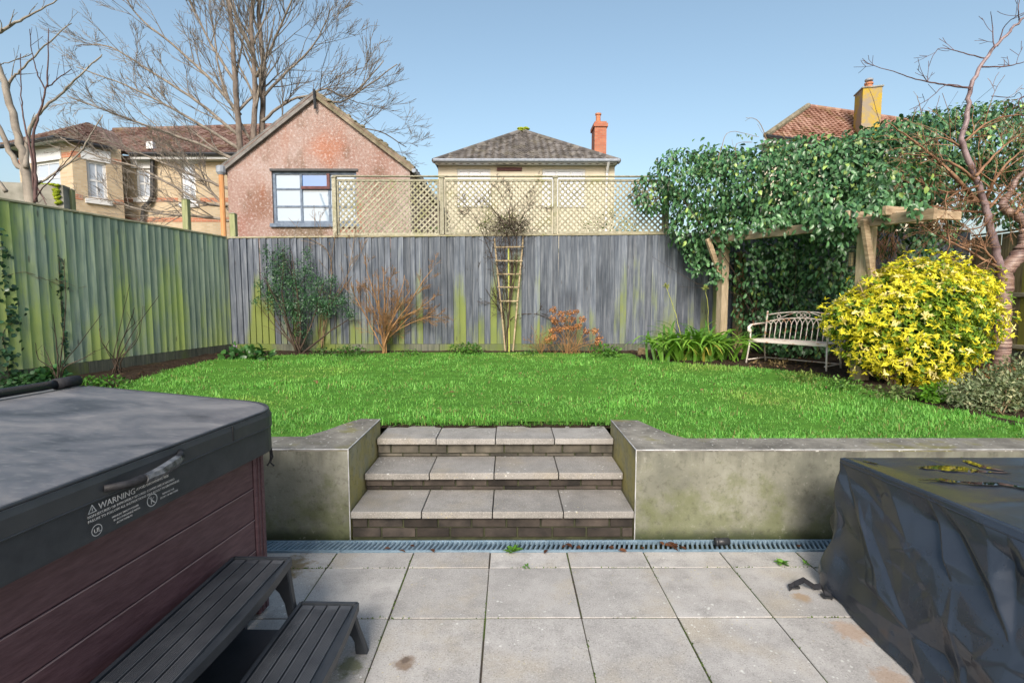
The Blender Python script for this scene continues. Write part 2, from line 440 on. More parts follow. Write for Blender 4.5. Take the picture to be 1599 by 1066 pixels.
M['stump'] = wood('stump_wood', (0.13, 0.09, 0.05), (0.25, 0.18, 0.1), (0.36, 0.28, 0.17))
# bark
M['bark'] = simple('grey_bark', (0.10, 0.085, 0.07), (0.29, 0.255, 0.215), 7, 0.9, 0.8, 40)
M['bark_trunk'] = simple('flaky_bark', (0.075, 0.062, 0.052), (0.235, 0.195, 0.165), 9, 0.95, 0.9, 30, stretch=(1, 1, 0.4))
M['bark_pale'] = simple('pale_bark', (0.15, 0.13, 0.11), (0.32, 0.285, 0.24), 6, 0.8, 0.4, 40)
M['twig_purple'] = simple('purple_twig', (0.06, 0.035, 0.035), (0.15, 0.09, 0.085), 8, 0.75, 0.2)
M['twig_red'] = simple('red_twig', (0.15, 0.075, 0.04), (0.34, 0.20, 0.12), 8, 0.8, 0.2)
M['twig_tan'] = simple('tan_twig', (0.13, 0.085, 0.05), (0.34, 0.235, 0.14), 8, 0.85, 0.3)
M['twig_dark'] = simple('dark_twig', (0.03, 0.022, 0.018), (0.10, 0.07, 0.05), 8, 0.85, 0.3)
M['twig_orange'] = simple('orange_twig', (0.16, 0.085, 0.035), (0.38, 0.22, 0.1), 8, 0.85, 0.3)
def m_cherry():
    t = NT('cherry_bark'); o = t.ocoord(False)
    b = t.noise(t.scaled(o, (5, 5, 85)), 1.0, 4, 0.6)
    c = t.ramp(b, [(0.35, (0.075, 0.045, 0.04)), (0.52, (0.20, 0.125, 0.105)), (0.66, (0.42, 0.32, 0.27))])
    c = t.mix(t.maprange(t.noise(o, 4, 4), 0.5, 0.7, 0, 0.5), c, (0.24, 0.15, 0.07))
    t.bump(b, 0.5, 0.006)
    return t.fin(c, 0.5, 0, 0.45)
M['cherry'] = m_cherry()
M['cherry_stem'] = simple('purple_cherry_bark', (0.11, 0.07, 0.075), (0.31, 0.23, 0.235), 9, 0.5, 0.4, 30, spec=0.45)
# leaves
M['leaf_glossy'] = leaf_mat('glossy_leaf', 0.36, 0.12, 0.5)
M['leaf_soft'] = leaf_mat('soft_leaf', 0.55, 0.3, 0.35)
M['grass_blade'] = leaf_mat('grass_blade', 0.55, 0.35, 0.3, (1.15, 1.15, 0.5))
M['dry'] = leaf_mat('dry_petal', 0.85, 0.2, 0.15, (1.1, 1, 0.8))
# buildings
def m_pink():
    t = NT('pink_roughcast'); p = t.pos(); 
    n = t.noise(t.scaled(p, (1, 1, 0.6)), 0.8, 6, 0.6)
    c = t.ramp(n, [(0.3, (0.26, 0.15, 0.12)), (0.5, (0.33, 0.235, 0.205)), (0.72, (0.40, 0.335, 0.315))])
    c = t.mix(t.maprange(t.noise(t.scaled(p, (1, 1, 0.35)), 1.5, 4), 0.5, 0.7, 0, 0.7), c, (0.32, 0.125, 0.065))
    c = t.mix(t.maprange(t.noise(t.scaled(p, (1, 1, 0.5)), 2.4, 5), 0.52, 0.74, 0, 0.65), c, (0.13, 0.085, 0.055))
    for q_, r_, col_, a_ in ((PD(412, 318, 13), .55, (.17, .075, .04), .6), (PD(470, 360, 13), 1.0, (.11, .095, .05), .6), (PD(508, 232, 13), .6, (.38, .14, .07), .6), (PD(372, 352, 13), .5, (.24, .08, .05), .5), (PD(590, 300, 13), .6, (.16, .08, .05), .4)):
        c = t.mix(t.math('MULTIPLY', t.spot(tuple(q_), r_, 0.8, 0.5, 2.5), a_), c, col_)
    pit = t.noise(p, 17, 3, 0.7)
    c = t.mix(t.maprange(pit, 0.5, 0.68, 0, 0.6), c, (0.50, 0.45, 0.44))
    c = t.mix(t.maprange(pit, 0.46, 0.3, 0, 0.55), c, (0.22, 0.10, 0.075))
    t.bump(t.noise(p, 26, 4, 0.7), 0.9, 0.03)
    return t.fin(c, 0.95, 0, 0.15)
M['pink'] = m_pink()
M['yellow_brick'] = brick_mat('yellow_brick', (0.43, 0.33, 0.215), (0.52, 0.42, 0.29), (0.42, 0.38, 0.30), grime=0.15)
M['red_band'] = brick_mat('red_brick_band', (0.40, 0.15, 0.085), (0.47, 0.20, 0.12), (0.42, 0.31, 0.23), grime=0.1)
M['red_brick'] = brick_mat('chimney_brick', (0.36, 0.10, 0.055), (0.45, 0.16, 0.09), (0.30, 0.18, 0.13), grime=0.3)
M['cream'] = simple('cream_render', (0.50, 0.45, 0.34), (0.60, 0.55, 0.44), 2, 0.9)
M['white'] = simple('white_paint', (0.58, 0.60, 0.62), (0.70, 0.71, 0.72), 3, 0.5, 0.05)
M['concrete'] = simple('concrete', (0.14, 0.135, 0.11), (0.33, 0.32, 0.28), 4, 0.92, 0.5, 40)
M['moss'] = simple('moss', (0.11, 0.16, 0.01), (0.28, 0.33, 0.02), 12, 0.95, 1.0, 60)
def m_tiles(name, a, b, c3, lich):
    t = NT(name); o = t.ocoord(False)
    vo = t.n('ShaderNodeTexVoronoi'); t.l(t.scaled(o, (3.6, 2.4, 2.4)), vo.inputs['Vector']); vo.inputs['Scale'].default_value = 1.2
    g = t.n('ShaderNodeSeparateColor'); t.l(vo.outputs['Color'], g.inputs[0])
    c = t.ramp(g.outputs[0], [(0.1, a), (0.5, b), (0.9, c3)])
    c = t.mix(t.maprange(t.noise(o, 1.7, 6), 0.5, 0.72, 0, 0.55), c, lich)
    t.bump(t.noise(o, 25, 4), 0.4, 0.01)
    return t.fin(c, 0.9, 0, 0.2)
M['tile_grey'] = m_tiles('grey_tiles', (0.085, 0.078, 0.074), (0.13, 0.12, 0.114), (0.185, 0.172, 0.162), (0.17, 0.155, 0.115))
M['tile_brown'] = m_tiles('brown_tiles', (0.10, 0.055, 0.045), (0.16, 0.10, 0.085), (0.22, 0.15, 0.13), (0.17, 0.14, 0.06))
M['tile_red'] = m_tiles('red_brown_tiles', (0.20, 0.10, 0.07), (0.29, 0.165, 0.125), (0.38, 0.24, 0.19), (0.25, 0.2, 0.09))
M['verge'] = simple('weathered_verge', (0.11, 0.105, 0.10), (0.24, 0.23, 0.22), 5, 0.9)
M['moss_verge'] = simple('mossy_verge', (0.09, 0.085, 0.05), (0.27, 0.23, 0.17), 5, 0.95, 0.6)
M['blue_frame'] = simple('blue_grey_paint', (0.07, 0.10, 0.15), (0.17, 0.22, 0.29), 9, 0.6)
M['brown_frame'] = simple('brown_frame', (0.07, 0.025, 0.025), (0.13, 0.05, 0.05), 9, 0.6)
def m_pane(name, col, rough=0.03):
    t = NT(name); t.b.inputs['IOR'].default_value = 1.65
    return t.fin(col, rough, 0.0, 1.0)
M['pane_sky'] = m_pane('sky_reflection_glass', (0.26, 0.34, 0.43))  # pale sky reflection put into the base colour of the panes
M['pane_blue'] = m_pane('blue_reflection_glass', (0.05, 0.16, 0.42))  # deeper blue of the reflected sky put into this pane's colour
M['pane_net'] = m_pane('netted_glass', (0.42, 0.47, 0.55), 0.15)
M['black_plastic'] = simple('black_pipe', (0.012, 0.013, 0.016), (0.03, 0.032, 0.036), 9, 0.45, 0.05, spec=0.5)
M['grey_plastic'] = simple('grey_pipe', (0.2, 0.23, 0.27), (0.32, 0.35, 0.4), 9, 0.5)
M['terracotta_pipe'] = simple('orange_pipe', (0.36, 0.16, 0.055), (0.58, 0.30, 0.13), 6, 0.7, 0.2, stretch=(1, 1, 0.3))
M['pot'] = simple('chimney_pot', (0.38, 0.15, 0.08), (0.5, 0.22, 0.12), 8, 0.8)
M['lichen_stack'] = simple('lichened_stack', (0.27, 0.225, 0.17), (0.40, 0.28, 0.04), 2.2, 0.9, 0.3, lo=0.42, hi=0.56)
M['lead'] = simple('lead', (0.2, 0.21, 0.23), (0.34, 0.35, 0.37), 5, 0.6)
# garden furniture and spa
def m_cover():
    t = NT('spa_vinyl'); p = t.pos()
    wet = t.noise(t.scaled(p, (1.6, 2.6, 1)), 1.6, 6, 0.62, 0.6)
    c = t.ramp(wet, [(0.34, (0.05, 0.053, 0.062)), (0.46, (0.10, 0.103, 0.115)), (0.64, (0.185, 0.182, 0.185))])
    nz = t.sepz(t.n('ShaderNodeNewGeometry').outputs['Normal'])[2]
    c = t.mix(t.maprange(nz, 0.6, 0.92), t.mix(t.noise(p, 14, 5), (0.024, 0.027, 0.032), (0.05, 0.055, 0.062)), c)   # sides darker than the top, chosen by face normal
    fine = t.noise(t.scaled(p, (14, 40, 14)), 1.5, 5)
    c = t.mix(t.math('MULTIPLY', t.maprange(fine, 0.52, 0.7), t.maprange(nz, 0.6, 0.92, 0, 0.3)), c, (0.26, 0.255, 0.25))
    t.bump(t.noise(p, 300, 2), 0.15, 0.001)
    return t.fin(c, t.maprange(wet, 0.4, 0.6, 0.38, 0.55), 0, 0.4)
M['vinyl'] = m_cover()
M['vinyl_side'] = simple('spa_vinyl_side', (0.020, 0.024, 0.03), (0.042, 0.047, 0.055), 10, 0.5, 0.15, 220, spec=0.4)
M['plank'] = simple('spa_plank', (0.07, 0.034, 0.04), (0.125, 0.068, 0.077), 5, 0.5, 0.45, 9, 0.06, spec=0.4, stretch=(6, 2.5, 14))
M['plank_edge'] = simple('spa_plank_edge', (0.22, 0.15, 0.15), (0.3, 0.22, 0.22), 5, 0.5, 0.1)
M['print'] = simple('white_print', (0.30, 0.31, 0.32), (0.48, 0.48, 0.48), 40, 0.6, 0)
M['strap'] = simple('black_webbing', (0.01, 0.01, 0.012), (0.028, 0.028, 0.032), 60, 0.6, 0.3, 200)
M['clear_wrap'] = simple('clear_wrap', (0.02, 0.021, 0.024), (0.16, 0.165, 0.175), 30, 0.15, 0.5, 60, spec=0.8)
M['metal_bar'] = simple('black_bar', (0.015, 0.017, 0.02), (0.03, 0.033, 0.038), 8, 0.25, 0.03, spec=0.6)
M['step_plastic'] = simple('step_plastic', (0.016, 0.020, 0.026), (0.032, 0.037, 0.045), 8, 0.42, 0.1, 160, spec=0.45)
M['step_rib'] = simple('step_rib_plastic', (0.035, 0.039, 0.046), (0.07, 0.075, 0.084), 8, 0.32, 0.05, spec=0.5)
def m_tarp():
    t = NT('tarpaulin'); o = t.ocoord(False)
    c = t.mix(t.noise(o, 5, 5), (0.013, 0.017, 0.026), (0.028, 0.035, 0.048))
    # rain beads
    vo = t.n('ShaderNodeTexVoronoi'); t.l(o, vo.inputs['Vector']); vo.inputs['Scale'].default_value = 55
    bead = t.math('MULTIPLY', t.maprange(vo.outputs['Distance'], 0.12, 0.24, 1, 0), t.maprange(t.noise(o, 3, 3), 0.45, 0.62))
    h = t.math('ADD', t.math('MULTIPLY', bead, 0.25), t.math('MULTIPLY', t.noise(t.scaled(o, (1, 1, 1)), 9, 4, 0.5), 0.5))
    t.bump(h, 0.35, 0.012)
    return t.fin(c, t.mix(bead, (0.27,)*3, (0.08,)*3), 0, 0.85)
M['tarp'] = m_tarp()
t_ = NT('rain_water'); M['water'] = t_.fin((0.008, 0.009, 0.011), 0.02, 0, 0.6)
def m_bench():
    t = NT('bench_paint'); p = t.pos()
    c = t.mix(t.maprange(t.noise(p, 14, 5), 0.54, 0.64, 0, 0.85), (0.66, 0.59, 0.53), (0.40, 0.18, 0.075))
    t.bump(t.noise(p, 80, 3), 0.3, 0.003)
    return t.fin(c, 0.6, 0, 0.35)
M['bench'] = m_bench()
M['wire'] = simple('dark_wire', (0.03, 0.045, 0.035), (0.07, 0.09, 0.07), 8, 0.5)
M['seed'] = simple('bird_seed', (0.12, 0.1, 0.05), (0.3, 0.25, 0.13), 40, 0.9)

# ================================================================== GROUND
def lz(y): return 0.455 + max(0.0, min(6.0, y - 4.06)) * 0.0125
WY = 3.065                    # front face of the retaining walls
FY = 9.2                      # back fence
mb = MB(); mb.add([(-400, -400, -0.09), (400, -400, -0.09), (400, 4.25, -0.09), (-400, 4.25, -0.09)], [(0, 1, 2, 3)])
tag(mb.build('ground', M['land']), kind='structure')
mb = MB(); mb.add([(-400, 4.25, 0.40), (400, 4.25, 0.40), (400, 900, 0.40), (-400, 900, 0.40), (-400, 4.25, -0.09), (400, 4.25, -0.09)], [(0, 1, 2, 3), (4, 5, 1, 0)])
tag(mb.build('terrain', M['land']), kind='structure')

# ------------------------------------------------------------------ patio: mossy bed and every slab
mb = MB(); mb.box((-6.0, -1.2, -0.085), (8.0, 2.905, -0.004)).box((-6.0, 2.905, -0.085), (8.0, 3.2, -0.081))
patio = tag(mb.build('patio', M['joint']), kind='structure')
S = 0.45
slab_me = MB().box((-S/2+.0032, -S/2+.0032, -0.04), (S/2-.0032, S/2-.0032, 0)).mesh('paving_slab', bevel=0.0025); slab_me.materials.append(M['slab'])
ROW0 = 2.73
cut = (2.908 - ROW0)
cut_me = MB().box((-S/2+.004, -cut/2+.004, -0.04), (S/2-.004, cut/2-.002, 0)).mesh('cut_slab', bevel=0.0025); cut_me.materials.append(M['slab'])
for k in range(-7, 9):
    x = -0.116 + S * k + S / 2
    for r in range(-1, 7):
        j = lambda a: random.uniform(-a, a)
        if r < 0: inst('paving_slab', cut_me, patio, (x, ROW0 + cut / 2, 0.0 + j(.0015)), (j(.003), j(.003), 0))
        else: inst('paving_slab', slab_me, patio, (x + j(.0015), ROW0 - S * r - S / 2, j(.0015)), (j(.003), j(.003), j(.003)))

# ------------------------------------------------------------------ drain channel
dr = thing('drain_channel', 'blue-grey slotted metal drain channel along the foot of the wall and steps', 'drain', (0, 2.98, 0))
MB().box((-4.0, 2.912, -0.08), (5.0, 3.058, -0.06)).build('trough', M['black_void'], dr)
g = MB()
g.box((-0.498, -0.066, -0.022), (0.498, -0.054, 0.004)); g.box((-0.498, 0.054, -0.022), (0.498, 0.066, 0.004))
for i in range(34):
    x = -0.485 + i * 0.0294
    sh = 0.016
    vs = [(x - .0065 - sh, -.054, -.018), (x + .0065 - sh, -.054, -.018), (x + .0065 + sh, .054, -.018), (x - .0065 + sh, .054, -.018)]
    g.add(vs + [(a, b, .002) for a, b, _ in vs], [(0,3,2,1),(4,5,6,7),(0,1,5,4),(1,2,6,5),(2,3,7,6),(3,0,4,7)])
grate_me = g.mesh('grate'); grate_me.materials.append(M['galv'])
for i in range(9): inst('grate', grate_me, dr, (-3.5 + i, 0.004, 0.001))

# ------------------------------------------------------------------ retaining walls
WT = 0.565
def rwall(label, pts, bead, zt):
    r = thing('retaining_wall', label, 'wall', (pts[0][0], pts[0][1], -0.05))
    MB().prism([(x, y, zt - 0.012) for x, y in pts], (0, 0, zt - 0.012 + 0.06)).build('wall_body', M['render'], r)
    cx = sum(p[0] for p in pts) / len(pts)
    MB().prism([(x, y, zt) for x, y in pts], (0, 0, 0.012)).build('coping', M['cap'], r)
    m = MB()
    for a, b in zip(bead, bead[1:]): m.tube([a, b], 0.0035, 6)
    m.build('edge_bead', M['bead'], r)
LX, RX = -0.988, 0.772
rwall('stained green rendered low wall left of the steps, behind the hot tub',
      [(-6.2, WY), (LX, WY), (LX - .005, 3.86), (LX - .15, 3.88), (LX - .22, 3.75), (LX - .30, 3.52), (LX - .38, 3.36), (-6.2, 3.33)],
      [(-6.2, WY, WT + .006), (LX, WY, WT + .006), (LX, WY, 0.0)], WT + .006)
m_ = [(LX, WY, WT + .006), (LX - .005, 3.86, WT + .006)]
MB().tube(m_, 0.0035, 6).build('edge_bead', M['bead'], [o for o in bpy.data.objects if o.name == 'retaining_wall'][0])
rwall('stained green rendered low wall right of the steps, by the black cover',
      [(RX, WY), (8.2, WY), (8.2, 3.33), (RX + .40, 3.33), (RX + .33, 3.42), (RX + .27, 3.6), (RX + .2, 3.84), (RX, 3.86)],
      [(8.2, WY, WT), (RX, WY, WT), (RX, WY, 0.0)], WT)
MB().tube([(RX, WY, WT), (RX, 3.86, WT)], 0.0035, 6).build('edge_bead', M['bead'], bpy.data.objects['retaining_wall.001'])

# ------------------------------------------------------------------ steps
st = thing('garden_steps', 'three concrete slab steps on dark brick risers up to the lawn', 'steps', ((LX + RX) / 2, WY, 0))
SW = (RX - LX - 0.012) / 4
noses = [(3.055, 0.184), (3.375, 0.314), (3.705, 0.461)]
for i, (yn, zt) in enumerate(noses):
    yb = noses[i + 1][0] + 0.05 if i < 2 else 4.08
    for k in range(4):
        x0 = LX + 0.006 + SW * k
        m = MB().box((x0 + .003, yn + random.uniform(-.004, .004), zt - .045), (x0 + SW - .003, yb, zt + random.uniform(-.002, .002)))
        m.build('tread_slab', M['tread'], st, bevel=0.006, seg=2)
    # core with recessed mortar, then each brick
    z0 = 0.0 if i == 0 else noses[i - 1][1]
    MB().box((LX + .004, yn + .045, (-0.05 if i == 0 else z0 - .1)), (RX - .004, (yb if i < 2 else 4.06) - .02, zt - .047)).build('riser_core', M['mortar'], st)
    h = zt - .047 - z0
    courses = [(0.006, 0.062), (0.070, h - .004)] if i == 0 else [(0.004, h - .058), (h - .052, h - .006)] if i == 1 else [(0.004, 0.024), (0.030, h - .005)]
    for ci, (a, b) in enumerate(courses):
        x = LX + 0.008 - (0.11 if (ci + i) % 2 else 0.03)
        while x < RX - .02:
            l = 0.202 + random.uniform(-.006, .006)
            xa, xb = max(x, LX + .008), min(x + l, RX - .008)
            if xb - xa > .025:
                j = random.uniform(0, .007)
                MB().box((xa, yn + .030 + j, z0 + a), (xb, yn + .06, z0 + b)).build('brick', M['brick_top'] if i == 2 else M['brick'], st, bevel=0.003)
            x += l + 0.011

# ------------------------------------------------------------------ soil and lawn
def grid_sheet(name, x0, x1, y0, y1, step, zf, mat, keep=None):
    nx = int((x1 - x0) / step) + 1; ny = int((y1 - y0) / step) + 1
    xs = np.linspace(x0, x1, nx); ys = np.linspace(y0, y1, ny)
    V = [(x, y, zf(x, y)) for y in ys for x in xs]; F = []
    for j in range(ny - 1):
        for i in range(nx - 1):
            if keep is None or keep((xs[i] + xs[i+1]) / 2, (ys[j] + ys[j+1]) / 2):
                F.append((j*nx+i, j*nx+i+1, (j+1)*nx+i+1, (j+1)*nx+i))
    me = bpy.data.meshes.new(name); me.from_pydata(V, [], F); me.materials.append(mat)
    for p in me.polygons: p.use_smooth = True
    o = bpy.data.objects.new(name, me); COL.objects.link(o); return o
def n3(x, y, z=0.0): return mnoise.noise(Vector((x, y, z)))
BED_PX = [(-60, 640), (60, 632), (150, 615), (200, 600), (260, 582), (330, 566), (420, 560), (520, 557), (600, 556), (700, 555), (800, 555), (900, 556), (985, 557),
          (1012, 566), (1090, 573), (1165, 576), (1230, 582), (1290, 592), (1340, 604), (1400, 611), (1450, 622), (1485, 640), (1600, 655), (1720, 690)]
BED = [PZ(x, y, 0.49) for x, y in BED_PX]
KL = 5                       # the first points run along the left-hand bed
BX = np.array([p.x for p in BED[KL:]]); BY = np.array([p.y for p in BED[KL:]])
o_ = np.argsort(BX); BX = BX[o_]; BY = BY[o_]
LYs = np.array([p.y for p in BED[:KL + 1]]); LXs = np.array([p.x for p in BED[:KL + 1]]); o_ = np.argsort(LYs); LYs = LYs[o_]; LXs = LXs[o_]
def bed_y(x, y=5.0):
    return np.interp(x, BX, BY)
def in_bed(x, y, m=0.0):
    return (y > np.interp(x, BX, BY) + m) | (x < np.interp(y, LYs, LXs) - m)
tag(grid_sheet('soil_bed', -6.4, 8.5, 3.3, 9.35, 0.09, lambda x, y: lz(y) + 0.004 + 0.035 * max(0, n3(x*5, y*5)) + (0.045 if in_bed(x, y, .04) else 0) + 0.01 * n3(x*14, y*14, 3), M['soil'],
    lambda x, y: not (LX - .45 < x < RX + .45 and y < 4.0)), kind='structure')
def lawn_keep(x, y):
    if in_bed(x, y, 0.03 * n3(x * 4, y * 4)): return False
    if LX - .25 < x < RX + .25 and y < 4.07: return False
    return True
LAWN = tag(grid_sheet('lawn', -6.3, 8.0, 3.33, 9.1, 0.07, lambda x, y: lz(y) + 0.03 + 0.012 * n3(x*1.3, y*1.3), M['turf'], lawn_keep), kind='structure')

def make_grass():
    n = 260000
    # density falls with distance: sample depth with a bias to the near side
    u = RNG.random(n); y = 3.32 + (8.95 - 3.32) * u ** 1.25
    x = RNG.uniform(-1, 1, n) * (1.12 * y + 0.3)
    x = np.clip(x, -6.3, 8.0)
    ok = ~in_bed(x, y, RNG.normal(.01, .065, n)) & ~((x > LX - .26) & (x < RX + .24) & (y < 4.05)) & ~((x > LX - .42) & (x < RX + .42) & (y < 3.52))
    x, y = x[ok], y[ok]; n = len(x)
    clump = np.sin(x*3.1 + 1.7*np.sin(y*2.3)) * np.sin(y*4.3 + 1.3*np.sin(x*2.9))
    clump2 = np.sin(x*9.7 + 2*np.sin(y*7.1)) * np.sin(y*11.3 + 2*np.sin(x*8.3))
    z = 0.455 + np.clip(y - 4.06, 0, 6) * 0.0125 + 0.03
    L = (0.031 + 0.011*clump + 0.009*clump2) * RNG.uniform(0.55, 1.45, n) * np.where(RNG.random(n) < 0.05, 1.6, 1.0)
    edge = ((y < 3.42) & (np.abs(x + .1) > 1.35)) | ((y < 4.14) & (np.abs(x + .1) < .95))
    L *= np.where(edge & (RNG.random(n) < .6), RNG.uniform(1.0, 1.9, n), 1.0)
    L *= np.where(np.sin(x*5.3 + 2*np.sin(y*3.7)) * np.sin(y*6.1) > .6, 1.35, 1.0)
    W = RNG.uniform(0.0022, 0.0042, n) * (0.65 + 0.11 * y)
    az = RNG.uniform(0, 2*np.pi, n); lean = np.abs(RNG.normal(0.65, 0.4, n))
    az = np.where(edge, -np.pi/2 + RNG.normal(0, .8, n), az)
    d = np.stack([np.cos(az)*np.sin(lean), np.sin(az)*np.sin(lean), np.cos(lean)], 1)
    sd = np.stack([-np.sin(az), np.cos(az), np.zeros(n)], 1)
    base = np.stack([x, y, z - 0.012], 1)
    mid = base + d * (L*0.6)[:, None]
    d2 = d.copy(); d2[:, 2] -= 0.55; d2 /= np.linalg.norm(d2, axis=1)[:, None]
    tip = mid + d2 * (L*0.5)[:, None]
    V = np.empty((n, 5, 3)); V[:, 0] = base - sd*W[:, None]; V[:, 1] = base + sd*W[:, None]
    V[:, 2] = mid + sd*W[:, None]*.8; V[:, 3] = mid - sd*W[:, None]*.8; V[:, 4] = tip
    t = RNG.random(n)[:, None]
    c = (1-t)*np.array([0.08, 0.28, 0.04]) + t*np.array([0.25, 0.51, 0.115])
    big = np.sin(x*1.1 + 2.1*np.sin(y*.9 + 1)) * np.sin(y*1.6 + 1.2*np.sin(x*1.3)); mossy = np.clip(big*1.4 - .45, 0, 1)[:, None]
    c = c*(1 - .7*mossy) + np.array([0.27, 0.36, 0.08])*.7*mossy
    c = c * (1 + 0.16*clump + 0.20*clump2 + .12*big)[:, None]
    dry = RNG.random(n) < 0.05 + 0.08*(clump2 > .55)
    c[dry] = np.array([0.26, 0.23, 0.09])
    C = np.repeat(c[:, None, :], 5, axis=1)
    idx = np.arange(n)[:, None] * 5
    loops = np.concatenate([idx+0, idx+1, idx+2, idx+3, idx+3, idx+2, idx+4], 1)
    starts = (np.arange(n)[:, None] * 7 + np.array([0, 4])).ravel()
    me = raw_mesh('grass', V.reshape(-1, 3), loops, starts, C.reshape(-1, 3))
    o = link('grass', me, M['grass_blade']); tag(o, 'short bright green lawn grass beyond the steps', 'grass', kind='stuff')
make_grass()

# ------------------------------------------------------------------ fences
def feather_mesh(wd, h, mat, name='board'):
    """feather-edged board: thick edge at +x side, standing on z=0, face to -y"""
    prof = [(-wd/2, -.004), (wd/2, -.036), (wd/2, .002), (-wd/2, .002)]
    vs = [(x, y, 0) for x, y in prof] + [(x, y, h) for x, y in prof]
    me = MB().add(vs, [(3,2,1,0),(4,5,6,7),(0,1,5,4),(1,2,6,5),(2,3,7,6),(3,0,4,7)]).mesh(name, bevel=0.0015)
    me.materials.append(mat); return me
def fence(label, A, B, z0, ztA, ztB, mat, pitch, cap=True, ztop_in=0.0, flat=False, gl=None, rails=()):
    """boards from A to B (seen from the right hand side of A->B ... faces -n)"""
    A, B = Vector((*A, 0)), Vector((*B, 0)); d = (B - A); Ln = d.length; d.normalize()
    rz = math.atan2(d.y, d.x)
    r = thing('board_fence', label, 'fence', (A.x, A.y, z0 - .25), rz)
    zb = z0 - .25
    n = round(Ln / pitch); pitch = Ln / n
    hgt = (min(ztA, ztB)) - 0.03 - (z0 + .16)
    me = feather_mesh(pitch + .012, hgt, mat) if not flat else None
    if flat:
        me = MB().box((-pitch/2 + .002, -.018, 0), (pitch/2 - .002, 0, hgt)).mesh('board', bevel=0.002); me.materials.append(mat)
    for i in range(n):
        j = lambda a: random.uniform(-a, a)
        zz = (ztB - ztA) * i / n if ztB > ztA else 0
        inst('board', me, r, ((i + .5) * pitch + j(.003), j(.0025), z0 + .16 - zb), (j(.004), j(.006), j(.014)), (1 + j(.03), 1, 1 + (max(0, zz)) / hgt))
    # gravel boards, posts, capping: local coords
    k = 0; x = 0.0
    while x < Ln - .05:
        e = min(x + 1.86, Ln)
        MB().box((x + .003, -.030, .05), (e - .003, .004, .25 + .158)).build('gravel_board', M['gravel_board'], r, local=True, bevel=0.003)
        MB().box((x - .045, .012, 0), (x + .045, .10, min(ztA, ztB) - zb - .04)).build('post', M['old_post'], r, local=True, bevel=0.004)
        za, zc = ztA + (ztB - ztA) * x / Ln - zb, ztA + (ztB - ztA) * e / Ln - zb
        if cap: MB().bar((x + .002, -.006, za - .012), (e - .002, -.006, zc - .012), 0.065, 0.026).build('capping', M['rail'], r, local=True, bevel=0.003)
        x = e; k += 1
    for zr in rails:
        MB().box((0, -.055, zr - zb - .035), (Ln, -.019, zr - zb + .035)).build('rail', M['rail'], r, local=True, bevel=0.004)
    for zr in (1.0, 1.75, 2.35):
        MB().box((0, .004, zr - zb - .035), (Ln, .03, zr - zb + .035)).build('back_rail', M['old_post'], r, local=True)
    return r
CL = (-4.99, FY)                                   # left corner
fence('tall silver-grey feather-edge board fence across the back, below the lattice panels', CL, (8.15, FY), 0.53, 2.585, 2.70, M['board_back'], 0.1105)
fence('tall green algae-covered board fence along the left side', (-6.05, 2.9), (-5.02, FY - .03), 0.53, 2.59, 2.59, M['board_left'], 0.118)
fence('yellow-green mossy board fence along the right side, behind the cherry tree', (8.22, FY - .02), (7.95, 3.3), 0.50, 2.62, 2.60, M['board_right'], 0.142, flat=True, rails=(1.56, 0.73))

# ------------------------------------------------------------------ lattice panels on the back fence
def clip_line(p, d, x0, x1, z0, z1):
    t0, t1 = -1e9, 1e9
    for a, da, lo, hi in ((p[0], d[0], x0, x1), (p[1], d[1], z0, z1)):
        ta, tb = (lo - a) / da, (hi - a) / da
        t0 = max(t0, min(ta, tb)); t1 = min(t1, max(ta, tb))
    return (t0, t1) if t1 > t0 else None
TX = [PD(522, 300, FY).x, PD(690, 300, FY).x, PD(867, 300, FY).x, PD(1042, 300, FY).x]
LBL = ['lattice panel nearest the pink gable, left of the three on the fence', 'middle lattice panel on the back fence, with bare climber twigs over it', 'lattice panel on the back fence beside the big evergreen climber']
for i in range(3):
    x0, x1 = TX[i] + .05, TX[i + 1] - .05
    zb0 = 2.585 + .115 * (x0 + 5) / 13.1 + .012; zt = 3.585
    r = thing('lattice_trellis', LBL[i], 'trellis', ((x0 + x1) / 2, FY, zb0), 0, 'lattice panels on the back fence')
    for a, b in (((x0, zb0 + .02), (x1, zb0 + .02)), ((x0, zt - .02), (x1, zt - .02))):
        MB().bar((a[0], FY, a[1]), (b[0], FY, b[1]), .034, .04).build('frame_rail', M['lattice'], r, bevel=.003)
    for x in (x0 + .015, x1 - .015):
        MB().box((x - .015, FY - .017, zb0 + .042), (x + .015, FY + .017, zt - .042)).build('frame_stile', M['lattice'], r)
    ix0, ix1, iz0, iz1 = x0 + .03, x1 - .03, zb0 + .04, zt - .04
    pit = 0.078 * math.sqrt(2) * 0.93
    for sgn in (1, -1):
        c = ix0 - 1.2
        while c < ix1 + 1.2:
            cl = clip_line((c, iz0 if sgn > 0 else iz1), (1, sgn), ix0, ix1, iz0, iz1)
            if cl and cl[1] - cl[0] > .03:
                y = FY - .005 * sgn
                zz = iz0 if sgn > 0 else iz1
                a = (c + cl[0], y, zz + sgn * cl[0]); b = (c + cl[1], y, zz + sgn * cl[1])
                MB().bar(a, b, .0075, .030, (-sgn, 0, 1)).build('slat', M['lattice'], r)
            c += pit
